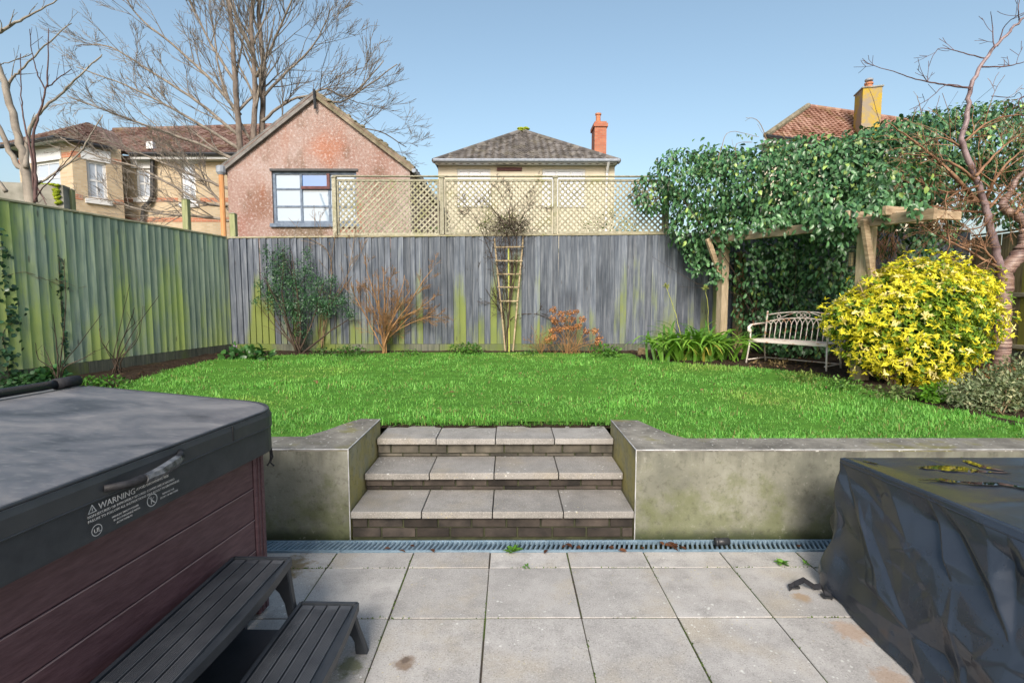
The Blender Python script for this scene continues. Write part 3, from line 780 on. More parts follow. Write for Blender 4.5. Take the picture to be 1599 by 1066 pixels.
for i, x in enumerate(TX):
    p = thing('lattice_post', ['square wooden post at the pink gable end of the lattice', 'square wooden post between the left and middle lattice panels', 'square wooden post between the middle and right lattice panels', 'square wooden post at the evergreen climber end of the lattice'][i], 'post', (x, FY, 2.6), 0, 'posts between the lattice panels')
    zb0 = 2.585 + .115 * (x + 5) / 13.1 + .006
    MB().box((x - .035, FY - .03, zb0), (x + .035, FY + .04, 3.60)).build('shaft', M['lattice'], p, bevel=.004)
    MB().box((x - .045, FY - .04, 3.602), (x + .045, FY + .05, 3.622)).build('post_cap', M['lattice'], p, bevel=.004)
MB().bar((TX[0] - .02, FY, 3.635), (TX[3], FY, 3.635), .06, .022).build('top_rail', M['lattice'], bpy.data.objects['lattice_trellis.001'], bevel=.003)

# ================================================================== BUILDINGS BEHIND
def tiled(mb_, e0, e1, r0, r1, courses, tw, amp=0.018, lift=0.035, prof=4):
    """tiled slope with stepped courses between eave e0-e1 and ridge r0-r1 (clipped at the hips)"""
    e0, e1, r0, r1 = map(Vector, (e0, e1, r0, r1))
    ux = (e1 - e0).normalized()
    nrm = ux.cross(((r0 + r1) / 2 - (e0 + e1) / 2)).normalized()
    if nrm.z < 0: nrm = -nrm
    for i in range(courses):
        t0, t1 = i / courses, min(1.0, (i + 1.0) / courses)
        a0, a1 = e0.lerp(r0, t0), e1.lerp(r1, t0); b0, b1 = e0.lerp(r0, t1), e1.lerp(r1, t1)
        s0, s1 = (a0 - e0).dot(ux), (a1 - e0).dot(ux)
        off = 0.0
        k = math.floor((s0 - off) / (tw / prof)); xs = [s0]
        while True:
            k += 1; s = k * tw / prof + off
            if s >= s1 - 1e-4: break
            if s > s0 + 1e-4: xs.append(s)
        xs.append(s1)
        if s1 - s0 < 0.02: continue
        vs = []; fs = []
        for s in xs:
            f = (s - s0) / (s1 - s0)
            ph = ((s - off) / tw) % 1.0
            pz = amp * (math.sin(ph * 2 * math.pi) if prof > 2 else 0) + random.uniform(-.003, .003)
            vs.append(a0.lerp(a1, f) + nrm * (pz - .10)); vs.append(a0.lerp(a1, f) + nrm * (lift + pz)); vs.append(b0.lerp(b1, f) + nrm * pz)
        for q in range(len(xs) - 1):
            fs += [(3*q, 3*q+3, 3*q+4, 3*q+1), (3*q+1, 3*q+4, 3*q+5, 3*q+2)]
        mb_.add(vs, fs)
    return mb_
def wall_open(mb_, A, B, z0, z1, th, holes):
    """wall slab from A to B (xy) with rectangular openings (s0,s1,za,zb); outer face on the A->B right side"""
    A, B = Vector((*A, 0)), Vector((*B, 0)); d = (B - A); Ln = d.length; d.normalize(); n = Vector((d.y, -d.x, 0))
    def blk(s0, s1, za, zb):
        if s1 - s0 < 1e-4 or zb - za < 1e-4: return
        P = [A + d*s0, A + d*s1, A + d*s1 - n*th, A + d*s0 - n*th]
        vs = [(p.x, p.y, za) for p in P] + [(p.x, p.y, zb) for p in P]
        mb_.add(vs, [(0,3,2,1),(4,5,6,7),(0,1,5,4),(1,2,6,5),(2,3,7,6),(3,0,4,7)])
    x = 0
    for s0, s1, za, zb in sorted(holes):
        blk(x, s0, z0, z1); blk(s0, s1, z0, za); blk(s0, s1, zb, z1); x = s1
    blk(x, Ln, z0, z1)
    return mb_
def window(parent, c0, c1, fm, pm, cols=1, rows=2, fw=.06, sill=True, depth=.09, pdict=None):
    """window in a plane of constant y: c0=(x0,z0) c1=(x1,z1) at y"""
    (x0, z0, y), (x1, z1) = c0, c1
    m = MB()
    yo = y + .05
    m.box((x0, yo, z0), (x0 + fw, yo + .06, z1)).box((x1 - fw, yo, z0), (x1, yo + .06, z1)).box((x0 + fw, yo, z0), (x1 - fw, yo + .06, z0 + fw)).box((x0 + fw, yo, z1 - fw), (x1 - fw, yo + .06, z1))
    for i in range(1, cols):
        xx = x0 + (x1 - x0) * i / cols; m.box((xx - fw * .4, yo + .002, z0 + fw), (xx + fw * .4, yo + .058, z1 - fw))
    wobj = m.build('window', fm, parent)
    for j in range(1, rows):
        zz = z0 + (z1 - z0) * j / rows
        for i in range(cols):
            xa = x0 + (x1 - x0) * i / cols + fw * .5; xb = x0 + (x1 - x0) * (i + 1) / cols - fw * .5
            MB().box((xa, yo + .006, zz - fw * .3), (xb, yo + .05, zz + fw * .3)).build('glazing_bar', fm, wobj)
    for i in range(cols):
        for j in range(rows):
            xa = x0 + (x1 - x0) * i / cols; xb = x0 + (x1 - x0) * (i + 1) / cols
            za = z0 + (z1 - z0) * j / rows; zb = z0 + (z1 - z0) * (j + 1) / rows
            pmm = (pdict or {}).get((i, j), pm)
            q = MB(); q.box((xa + .01, yo + .03, za + .01), (xb - .01, yo + .036, zb - .01))
            po = q.build('pane', pmm, wobj); 
    if sill: MB().box((x0 - .06, y - .07, z0 - .09), (x1 + .06, y + .10, z0 - .003)).build('sill', fm, wobj)
    return wobj

# ---- pink roughcast outbuilding
YP = 13.0
pl = PD(354, 258, YP); pr_ = PD(640, 268, YP); pa = PD(492, 148, YP)
xl, xr, ze, za = pl.x, pr_.x, (pl.z + pr_.z) / 2, pa.z - .05
xa = (xl + xr) / 2
pk = thing('pink_outbuilding', 'pink roughcast gabled outbuilding with a blue-framed window, behind the fence', 'building', (xa, YP, 0.40))
wx0, wx1 = PD(425, 300, YP).x, PD(557, 300, YP).x
wz0, wz1 = PD(450, 349, YP).z, PD(450, 267, YP).z
m = MB(); wall_open(m, (xl, YP), (xr, YP), 0.35, ze, .2, [(wx0 - xl, wx1 - xl, wz0, wz1)])
m.prism([(xl, YP, ze), (xr, YP, ze), (xa, YP, za)], (0, -.2, 0)); m.build('gable_wall', M['pink'], pk)
MB().box((xr - .2, YP + .2, .35), (xr, YP + 8, ze)).build('side_wall', M['pink'], pk); MB().box((xl, YP + .2, .35), (xl + .2, YP + 8, ze)).build('side_wall', M['pink'], pk)
ov = .12
for sg, xe, mt in ((-1, xl, M['verge']), (1, xr, M['moss_verge'])):
    dirv = Vector((xe - xa, 0, ze - za)); L0 = dirv.length; dirv.normalize(); nrm = Vector((-dirv.z, 0, dirv.x)) * (1 if sg > 0 else -1)
    if nrm.z < 0: nrm = -nrm
    top = Vector((xa, 0, za)) + nrm * .03; bot = Vector((xe, 0, ze)) + dirv * .12 + nrm * .03
    m = MB(); tiled(m, (bot.x, YP - .1, bot.z + .05), (bot.x, YP + 8.1, bot.z + .05), (top.x, YP - .1, top.z + .05), (top.x, YP + 8.1, top.z + .05), 14, .3)
    m.prism([tuple(Vector((bot.x, YP - .1, bot.z + .03))), tuple(Vector((top.x, YP - .1, top.z + .03))), tuple(Vector((top.x, YP + 8.1, top.z + .03))), tuple(Vector((bot.x, YP + 8.1, bot.z + .03)))], (0, 0, .02))
    m.build('roof_slope', M['tile_brown'], pk)
    off = nrm * -.03
    MB().bar((bot.x + off.x, YP - .06, bot.z + off.z + .04), (top.x + off.x - sg * .0, YP - .06, top.z + off.z + .04), .07, .15, tuple(nrm)).build('verge_board', mt, pk)
    MB().tube([(bot.x, YP - .1, bot.z - .02), (bot.x, YP + 8, bot.z - .02)], .055, 8).build('gutter', M['grey_plastic'], pk)
m = MB(); m.tube([(xa, YP - .1, za - .32), (xa, YP - .14, za + .12)], .035, 6); m.build('finial', M['black_plastic'], pk)
# moss clumps along the right-hand verge
mm = MB()
for i in range(26):
    f = random.random(); p = Vector((xa, YP - .1, za + .12)).lerp(Vector((xr, YP - .1, ze + .12)), f)
    rr = random.uniform(.03, .09)
    mm.lathe([(rr*.2, -.3*rr), (rr, 0), (rr*.7, rr*.5), (rr*.15, rr*.75)], (p.x, p.y + random.uniform(0, .2), p.z), 7)
mm.build('moss', M['moss_verge'], pk)
window(pk, (wx0, wz0, YP), (wx1, wz1), M['blue_frame'], M['pane_sky'], 3, 3, .07, True, pdict={(1, 2): M['pane_blue']})
cx0 = wx0 + (wx1 - wx0) / 3 + .02; cx1 = wx0 + (wx1 - wx0) * 2 / 3 + .03; cz0 = wz0 + (wz1 - wz0) * 2 / 3 - .01
m = MB(); m.box((cx0, YP - .0, cz0), (cx1, YP + .035, cz0 + .07)).box((cx1 - .07, YP, cz0 + .07), (cx1, YP + .035, wz1 - .06)); m.build('open_casement', M['brown_frame'], pk)
MB().box((wx0 - .03, YP - .035, wz1 - .005), (wx1 + .05, YP + .0, wz1 + .05)).build('drip_mould', M['black_plastic'], pk)
xp = PD(349.5, 300, YP).x
m = MB(); m.tube([(xp, YP - .08, .4), (xp, YP - .08, PD(350, 270, YP).z)], .062, 10); m.build('downpipe', M['terracotta_pipe'], pk)
m = MB(); zt = PD(350, 272, YP).z; m.lathe([(.07, 0), (.11, .06), (.11, .2), (.08, .22)], (xp, YP - .08, zt - .04), 10); m.build('hopper', M['grey_plastic'], pk)

# ---- yellow brick house on the left
bh = thing('brick_house', 'yellow brick house with red bands and a hipped bay, behind the bare tree', 'house', tuple(PD(190, 300, 20).xy) + (.4,))
YB = 20.0
ZE = PD(190, 241, 19.8).z
def bp(px, d): p = PD(px, 260, d); return (p.x, p.y)
pA, pB, pC, pD_, pE = bp(30, 19.0), bp(113, 18.0), bp(190, 19.2), bp(191, 20.0), bp(470, 20.0)
def zpx(y, d): return PD(100, y, d).z
def bay_wall(P, Q, dref, wins, name='wall'):
    """wins: (px0, px1, py_top, py_bot)"""
    A, B = Vector((*P, 0)), Vector((*Q, 0)); Ln = (B - A).length; d = (B - A).normalized(); n = Vector((d.y, -d.x, 0))
    def s_of(px):
        r = ray(px, 260)        # intersect ray with wall line in plan
        den = r.x * d.y - r.y * d.x
        t = (A.x * d.y - A.y * d.x) / den
        return (Vector((r.x * t, r.y * t, 0)) - A).dot(d), t * r.y
    holes = []; out = []
    for a, b, yt, yb in wins:
        (s0, d0), (s1, d1) = s_of(a), s_of(b); dm = (d0 + d1) / 2
        holes.append((s0, s1, zpx(yb, dm), zpx(yt, dm))); out.append((s0, s1, zpx(yb, dm), zpx(yt, dm)))
    m = MB(); wall_open(m, P, Q, .35, ZE, .25, holes); w_ = m.build(name, M['yellow_brick'], bh)
    for s0, s1, za_, zb_ in out:
        hl = .32
        def q(s, dn, z): v = A + d * s + n * dn; return (v.x, v.y, z)
        def blk(mb_, s0, s1, n0, n1, z0, z1):
            vs = [q(s, k, z) for z in (z0, z1) for s, k in ((s0, n0), (s1, n0), (s1, n1), (s0, n1))]
            mb_.add(vs, [(0,3,2,1),(4,5,6,7),(0,1,5,4),(1,2,6,5),(2,3,7,6),(3,0,4,7)])
        fm = MB(); fw = .09
        blk(fm, s0, s0 + fw, -.06, -.12, za_, zb_); blk(fm, s1 - fw, s1, -.06, -.12, za_, zb_)
        blk(fm, s0 + fw, s1 - fw, -.06, -.12, za_, za_ + fw); blk(fm, s0 + fw, s1 - fw, -.06, -.12, zb_ - fw, zb_)
        wo_ = fm.build('window', M['white'], bh)
        fm = MB(); zm = (za_ + zb_) / 2; blk(fm, s0 + fw, s1 - fw, -.065, -.11, zm - .035, zm + .035)
        sm = (s0 + s1) / 2; blk(fm, sm - .02, sm + .02, -.07, -.11, za_ + fw, zm - .036); blk(fm, sm - .02, sm + .02, -.07, -.11, zm + .036, zb_ - fw)
        fm.build('sash_bar', M['white'], wo_)
        for a_, b_ in ((za_ + .02, zm - .01), (zm + .01, zb_ - .02)):
            fm = MB(); blk(fm, s0 + .02, s1 - .02, -.085, -.095, a_, b_); fm.build('pane', M['pane_net'], wo_)
        fm = MB(); blk(fm, s0 - .1, s1 + .1, .08, -.05, za_ - .16, za_ - .003); fm.build('sill', M['white'], wo_)
        fm = MB(); blk(fm, s0 - .14, s1 + .14, .03, -.05, zb_ + .003, zb_ + .42); fm.build('lintel', M['white'], wo_)
    # red bands
    for py in (247, 312, 343):
        zc = zpx(py, dref)
        fm = MB(); m2 = [(0, Ln)]
        for s0, s1, za_, zb_ in out:
            nn = []
            for a_, b_ in m2:
                if za_ - .2 < zc < zb_ + .5:
                    if s0 - .16 > a_: nn.append((a_, min(b_, s0 - .16)))
                    if s1 + .16 < b_: nn.append((max(a_, s1 + .16), b_))
                else: nn.append((a_, b_))
            m2 = nn
        for a_, b_ in m2:
            if b_ - a_ < .05: continue
            vs = [tuple(A + d * s + n * k + Vector((0, 0, z))) for z in (zc - .085, zc + .085) for s, k in ((a_, .012), (b_, .012), (b_, -.02), (a_, -.02))]
            MB().add(vs, [(0,3,2,1),(4,5,6,7),(0,1,5,4),(1,2,6,5),(2,3,7,6),(3,0,4,7)]).build('brick_band', M['red_band'], bh)
bay_wall(pA, pB, 18.5, [(52, 93, 252, 303)])
bay_wall(pB, pC, 18.6, [(135, 166, 252, 312)])
bay_wall(pD_, pE, 20.0, [(211, 234, 263, 309), (282, 304, 256, 317)])
m = MB(); wall_open(m, pC, pD_, .35, ZE, .2, []); m.build('return_wall', M['yellow_brick'], bh)
def out(p, k, c=(-13.2, 24)): 
    v = Vector((p[0] - c[0], p[1] - c[1])); v = v * (1 + k / v.length); return (v.x + c[0], v.y + c[1])
ap = PD(138, 192, 21.5)
ea, eb, ec = out(pA, .45), out(pB, .45), out(pC, .35)
m = MB(); m.prism([(ea[0], ea[1], ZE), (eb[0], eb[1], ZE), (ec[0], ec[1], ZE), (pD_[0], pD_[1] + .2, ZE), (pA[0], pA[1] + 2, ZE)], (0, 0, .05)); m.build('soffit', M['white'], bh)
for P, Q in ((ea, eb), (eb, ec)):
    m = MB(); tiled(m, (*P, ZE + .03), (*Q, ZE + .03), tuple(ap), tuple(ap + Vector((.02, 0, 0))), 13, .26); m.build('bay_roof', M['tile_brown'], bh)
    MB().tube([(*P, ZE - .06), (*Q, ZE - .06)], .07, 8).build('gutter', M['black_plastic'], bh)
m = MB(); m.add([(ea[0], ea[1], ZE + .02), tuple(ap), (ap.x - 4, ap.y + 4, ap.z), (ea[0] - 3, ea[1] + 5, ZE)], [(0, 1, 2, 3)]); 
m.add([(ec[0], ec[1], ZE + .02), (ec[0], ec[1] + 4, ZE + .02), (ap.x + .5, ap.y + 4, ap.z), tuple(ap)], [(0, 1, 2, 3)]); m.build('roof_side', M['tile_brown'], bh)
r0 = PD(178, 204, 23.2); r1 = PD(460, 196, 23.2)
m = MB(); tiled(m, (r0.x, 19.65, ZE + .05), (r1.x, 19.65, ZE + .05), tuple(r0), tuple(r1), 16, .26); m.build('main_roof', M['tile_brown'], bh)
MB().tube([tuple(r0), tuple(r1)], .12, 8).build('ridge', M['tile_brown'], bh)
MB().tube([(pC[0], 19.6, ZE - .04), (r1.x, 19.6, ZE - .04)], .07, 8).build('gutter', M['black_plastic'], bh)
MB().box((pC[0], 19.66, ZE - .2), (r1.x, 19.99, ZE - .03)).build('fascia', M['white'], bh)
pts = [PD(*q, 19.85) for q in ((237, 244), (238, 252), (238, 306), (234, 315), (224, 324), (222, 345), (222, 420))]
m = MB(); m.tube([tuple(p) for p in pts], .075, 8); m.build('downpipe', M['black_plastic'], bh)
q = PD(236, 229, 19.9); MB().box((q.x - .12, q.y - .1, q.z - .1), (q.x + .12, q.y + .1, q.z + .16)).build('roof_vent', M['white'], bh)

# ---- cream house in the middle
YC = 20.0
ch = thing('cream_house', 'cream house with a grey hipped roof and red brick chimney, beyond the lattice', 'house', (PD(820, 260, YC).x, YC, .4))
x0, x1 = PD(684, 258, YC).x, PD(960, 258, YC).x
zE = PD(820, 257, YC).z
wins = [(714, 766), (847, 914)]
holes = [(PD(a, 270, YC).x - x0, PD(b, 270, YC).x - x0, zE - 1.5, zE - .16) for a, b in wins]
m = MB(); wall_open(m, (x0, YC), (x1, YC), .35, zE, .25, holes); m.build('front_wall', M['cream'], ch)
MB().box((x0, YC + .25, .35), (x0 + .25, YC + 8, zE)).build('side_wall', M['cream'], ch); MB().box((x1 - .25, YC + .25, .35), (x1, YC + 8, zE)).build('side_wall', M['cream'], ch)
for s0, s1, a, b in holes: window(ch, (x0 + s0, a, YC), (x0 + s1, b), M['white'], M['pane_net'], 3, 1, .09)
ex0, ex1 = PD(677, 255, YC - .35).x, PD(967, 255, YC - .35).x
apx = PD(815, 206, YC + 3.6)
e = lambda x, y: (x, y, zE + .04)
m = MB(); tiled(m, e(ex0, YC - .35), e(ex1, YC - .35), (apx.x - .05, apx.y, apx.z), (apx.x + .05, apx.y, apx.z), 17, .27, .025, .04); m.build('front_roof', M['tile_grey'], ch)
yb_ = YC + 8.3
m = MB(); tiled(m, e(ex1, YC - .35), e(ex1, yb_), (apx.x + .05, apx.y, apx.z), (apx.x + .05, apx.y + 1.2, apx.z), 17, .27); tiled(m, e(ex0, yb_), e(ex0, YC - .35), (apx.x - .05, apx.y + 1.2, apx.z), (apx.x - .05, apx.y, apx.z), 17, .27)
m.build('side_roof', M['tile_grey'], ch)
for xx in (ex0, ex1): MB().tube([e(xx, YC - .35), (apx.x, apx.y, apx.z + .04)], .1, 8).build('hip_tile', M['tile_grey'], ch)
mm = MB()
for i in range(9):
    rr = random.uniform(.08, .16); mm.lathe([(rr*.2, -.3*rr), (rr, 0), (rr*.7, rr*.4), (rr*.15, rr*.6)], (apx.x + random.uniform(-.25, .25), apx.y - .1, apx.z + .08 + random.uniform(-.12, .04)), 7)
mm.build('moss', M['moss'], ch)
MB().box((ex0 + .03, YC - .33, zE - .035), (ex1 - .03, YC - .003, zE + .0)).build('soffit', M['white'], ch)
MB().box((ex0, YC - .37, zE - .02), (ex1, YC - .335, zE + .07)).build('fascia', M['white'], ch)
MB().tube([(ex0, YC - .42, zE + .05), (ex1, YC - .42, zE + .05)], .06, 8).build('gutter', M['grey_plastic'], ch)
c0, c1 = PD(927, 240, 22.0), PD(946, 192, 22.0)
MB().box((c0.x, 21.8, zE - .5), (c1.x, 22.6, c1.z)).build('chimney', M['red_brick'], ch)
cm = bpy.data.objects['chimney']
MB().box((c0.x - .05, 21.75, c1.z - .22), (c1.x + .05, 22.65, c1.z - .08)).build('corbel', M['red_brick'], cm)
q = PD(934, 192, 22.2); MB().lathe([(.13, 0), (.13, .12), (.10, .14), (.10, .36), (.13, .38), (.13, .44)], (q.x, q.y, c1.z), 12).build('chimney_pot', M['pot'], cm)
q0, q1 = PD(776, 262, YC), PD(815, 267, YC)
MB().box((q0.x, YC - .06, q1.z), (q1.x, YC - .003, q0.z)).build('vent_grille', M['brown_frame'], ch)
m = MB(); q = PD(948, 260, YC - .1); m.tube([(q.x, YC - .4, zE), (q.x, YC - .08, zE - .35), (q.x, YC - .08, 1)], .05, 8); m.build('downpipe', M['white'], ch)

# ---- brown-roofed house on the right
rh = thing('brown_roofed_house', 'white house with a red-brown tiled roof and lichened chimney, above the climber', 'house', (PD(1300, 260, 22).x, 22, .4))
zR = PD(1262, 213, 19.6).z
ridge0 = PD(1262, 167, 22.5); zz = ridge0.z
rr_ = ray(1440, 192); dB = (zz - CH) / rr_.z * rr_.y; ridge1 = PD(1440, 192, dB)
eL = PZ(1196, 214, zR); eL = PD(1196, 214, 19.6); eL.z = zR
dirr = (ridge1 - ridge0).normalized()
eR = eL + dirr * ((ridge1 - ridge0).length + 3.2)
m = MB(); tiled(m, tuple(eL), tuple(eR), tuple(ridge0), tuple(ridge1), 17, .27, .02, .04); m.build('front_roof', M['tile_red'], rh)
perp = Vector((-dirr.y, dirr.x, 0)); sight = Vector((eL.x + .4, eL.y, 0)).normalized(); eBk = eL + sight * 6.0
m = MB(); tiled(m, tuple(eBk), tuple(eL), tuple(ridge0), tuple(ridge0 + Vector((.01, .01, 0))), 17, .27); m.build('side_roof', M['tile_red'], rh)
MB().tube([tuple(ridge0), tuple(ridge1)], .12, 8).build('ridge', M['tile_red'], rh)
MB().tube([tuple(eL + Vector((0, 0, .03))), tuple(ridge0 + Vector((0, 0, .05)))], .11, 8).build('hip_tile', M['moss_verge'], rh)
inn = perp * .45 + dirr * .45
wA, wB = eL + inn, eR + perp * .45
m = MB(); wall_open(m, (wA.x, wA.y), (wB.x, wB.y), .35, zR - .02, .25, []); wC = wA + sight * 5.2
wall_open(m, (wC.x, wC.y), (wA.x, wA.y), .35, zR - .02, .25, []); m.build('wall', M['cream'], rh)
MB().bar(tuple(eL + Vector((0, 0, -.1)) + perp * .08), tuple(eR + Vector((0, 0, -.1)) + perp * .08), .04, .24).build('fascia', M['white'], rh)
MB().tube([tuple(eL + Vector((0, 0, .0)) - perp * .05), tuple(eR - perp * .05)], .06, 8).build('gutter', M['black_plastic'], rh)
m = MB(); m.prism([tuple(eL + Vector((0, 0, -.2))), tuple(eR + Vector((0, 0, -.2))), tuple(eR + perp * .6 + Vector((0, 0, -.2))), tuple(eL + perp * .6 + Vector((0, 0, -.2)))], (0, 0, .02)); m.build('soffit', M['white'], rh)
cb = PD(1354, 180, 21.6); ct = PD(1354, 143, 21.6); ang = math.atan2(dirr.y, dirr.x)
cm2 = MB()
def cb_box(mb_, hx, hy, z0, z1):
    vs = []
    for z in (z0, z1):
        for a, b in ((-hx, -hy), (hx, -hy), (hx, hy), (-hx, hy)):
            v = Matrix.Rotation(ang - .55, 3, 'Z') @ Vector((a, b, 0)); vs.append((cb.x + v.x, cb.y + v.y, z))
    mb_.add(vs, [(0,3,2,1),(4,5,6,7),(0,1,5,4),(1,2,6,5),(2,3,7,6),(3,0,4,7)]); return mb_
chm = cb_box(MB(), .34, .42, zR, ct.z).build('chimney', M['lichen_stack'], rh)
cb_box(MB(), .38, .46, ct.z + .002, ct.z + .05).build('chimney_cap', M['concrete'], chm)
MB().lathe([(.14, 0), (.13, .2), (.16, .22), (.16, .28)], (cb.x, cb.y, ct.z + .05), 12).build('chimney_pot', M['pot'], chm)
MB().lathe([(.05, 0), (.05, .06), (.15, .08), (.15, .14), (.04, .2)], (cb.x, cb.y, ct.z + .33), 12).build('cowl', M['lead'], chm)

# ---- concrete wall, posts beyond the left fence
p0, p1 = PD(-40, 282, 7.6), PD(104, 296, 7.9)
cw = thing('concrete_wall', 'grey concrete garden wall topped with moss, beyond the left fence', 'wall', (p0.x, p0.y, .4))
MB().bar((p0.x, p0.y, (p0.z + .35) / 2), (p1.x, p1.y, (p0.z + .35) / 2), .2, p0.z - .38).build('wall_body', M['concrete'], cw)
mm = MB()
for i in range(210):
    f = random.uniform(.5, 1.0) ** .6; p = Vector((p0.x, p0.y, p0.z - .02)).lerp(Vector((p1.x, p1.y, p0.z - .02)), f)
    rr = random.uniform(.012, .04)
    dz = -random.uniform(0, .28) if f > .93 else 0
    mm.lathe([(rr*.3, -.6*rr), (rr, 0), (rr*.75, rr*.5), (rr*.2, rr*.75)], (p.x, p.y - (.12 if dz else random.uniform(-.08, .1)), p.z + dz), 8)
mm.build('moss', M['moss'], cw)
for px, yt, d, lb in ((290, 312, 9.3, 'green mossy wooden post beyond the left fence, in front of the brick house'), (364, 334, 9.6, 'short green post by the pink gable corner, behind the back fence'), (111, 297, 8.0, 'thin grey-green post at the end of the mossy concrete wall')):
    p = PD(px, yt, d); hw = .05 if px != 111 else .035
    q = thing('timber_post', lb, 'post', (p.x, p.y, .4))
    MB().box((p.x - hw, p.y - hw, .38), (p.x + hw, p.y + hw, p.z)).build('shaft', M['old_post'], q, bevel=.006)
    MB().add([(p.x - hw - .01, p.y - hw - .01, p.z), (p.x + hw + .01, p.y - hw - .01, p.z), (p.x + hw + .01, p.y + hw + .01, p.z), (p.x - hw - .01, p.y + hw + .01, p.z), (p.x, p.y, p.z + .03)], [(0,1,4),(1,2,4),(2,3,4),(3,0,4),(3,2,1,0)]).build('weathered_top', M['lattice'], q)

# ================================================================== VEGETATION
OVATE = (np.array([(0,0,0),(.3,.46,.10),(.3,-.46,.10),(.68,.38,.06),(.68,-.38,.06),(1,0,-.12),(.36,0,0),(.72,0,-.03)]),
         [(0,6,1),(0,2,6),(6,7,3,1),(6,2,4,7),(7,5,3),(7,4,5)])
DIAM = (np.array([(0,0,0),(.5,.42,.08),(1,0,-.06),(.5,-.42,.08)]), [(0,1,2),(0,2,3)])
def unit(a): return a / (np.linalg.norm(a, axis=1)[:, None] + 1e-9)
def leaf_arrays(P, U, N, L, W, cols, tmpl):
    T, F = tmpl; n = len(P)
    U = unit(U); S_ = unit(np.cross(U, N)); N2 = np.cross(S_, U)
    V = P[:, None, :] + U[:, None, :]*(T[None, :, 0:1]*L[:, None, None]) + S_[:, None, :]*(T[None, :, 1:2]*W[:, None, None]) + N2[:, None, :]*(T[None, :, 2:3]*L[:, None, None])
    k = len(T); fl = np.array([i for f in F for i in f]); ln = np.array([len(f) for f in F]); st_ = np.concatenate([[0], np.cumsum(ln)[:-1]])
    loops = (np.arange(n)[:, None]*k + fl[None, :]).ravel(); starts = (np.arange(n)[:, None]*len(fl) + st_[None, :]).ravel()
    return V.reshape(-1, 3), loops, starts, np.repeat(cols[:, None, :], k, axis=1).reshape(-1, 3)
def leaves(name, parent, P, U, N, L, W, cols, mat, tmpl=OVATE, kind='stuff'):
    fr = FR.get(parent.name) if parent is not None else None
    V, lo, stt, C = leaf_arrays(P, U, N, L, W, cols, tmpl)
    if fr is not None:
        inv = np.array(fr.inverted()); V = V @ inv[:3, :3].T + inv[:3, 3]
    return link(name, raw_mesh(name, V, lo, stt, C), mat, parent, kind)
def mixcol(n, a, b, c=None, pc=0.1, sd=0.12):
    t = RNG.random(n)[:, None]; col = (1-t)*np.array(a) + t*np.array(b)
    if c is not None:
        k = RNG.random(n) < pc; col[k] = np.array(c)
    return np.clip(col * (1 + RNG.normal(0, sd, n))[:, None], 0.003, 1)
def rdir(n): return unit(RNG.normal(0, 1, (n, 3)))
def blob_points(blobs, n, shell=0.35):
    """points in the outer shell of a union of ellipsoids; returns points and outward normals"""
    vol = np.array([b[3]*b[4] + b[4]*b[5] + b[3]*b[5] for b in blobs]); cnt = (n * vol / vol.sum()).astype(int) + 1
    P = []; Nn = []
    for b, c in zip(blobs, cnt):
        d = rdir(c*2); rr = 1 - shell * RNG.random(c*2) ** 1.6
        ctr = np.array(b[:3]); ax = np.array(b[3:6])
        p = ctr + d*ax*rr[:, None]; nn = unit(d/ax)
        ok = np.ones(len(p), bool)
        for b2 in blobs:
            if b2 is b: continue
            q = (p - np.array(b2[:3]))/np.array(b2[3:6]); ok &= (q**2).sum(1) > (1-shell*1.1)**2
        P.append(p[ok][:c]); Nn.append(nn[ok][:c])
    return np.concatenate(P), np.concatenate(Nn)

# ---- branch growing
def grow(out, p, d, length, r, depth, spread=0.55, up=0.12, kids=(3, 5), wig=0.10, shrink=0.55, rmin=0.002, seg=5, first=0.25):
    p = Vector(p); d = Vector(d).normalized(); pts = [p.copy()]; dirs = [d.copy()]; n = seg
    for i in range(n):
        d = (d + Vector((random.gauss(0, wig), random.gauss(0, wig), random.gauss(0, wig) + up*0.25))).normalized()
        p = p + d*(length/n); pts.append(p.copy()); dirs.append(d.copy())
    rad = [max(rmin, r*(1 - 0.75*i/n)) for i in range(n+1)]
    out.append((pts, rad))
    if depth > 0:
        for k in range(random.randint(*kids)):
            f = random.uniform(first, 0.97); i = min(n-1, int(f*n)); q = pts[i].lerp(pts[i+1], f*n - i)
            a = dirs[i]; ax = a.orthogonal().normalized(); ax.rotate(Matrix.Rotation(random.uniform(0, 2*math.pi), 3, a))
            nd = (a*math.cos(spread*random.uniform(.6, 1.4)) + ax*math.sin(spread*random.uniform(.6, 1.4)) + Vector((0, 0, up))).normalized()
            grow(out, q, nd, length*shrink*random.uniform(.7, 1.25)*(1.15 - .45*f), max(rmin, rad[i]*.6), depth-1, spread, up, kids, wig, shrink, rmin, max(3, seg-1), first)
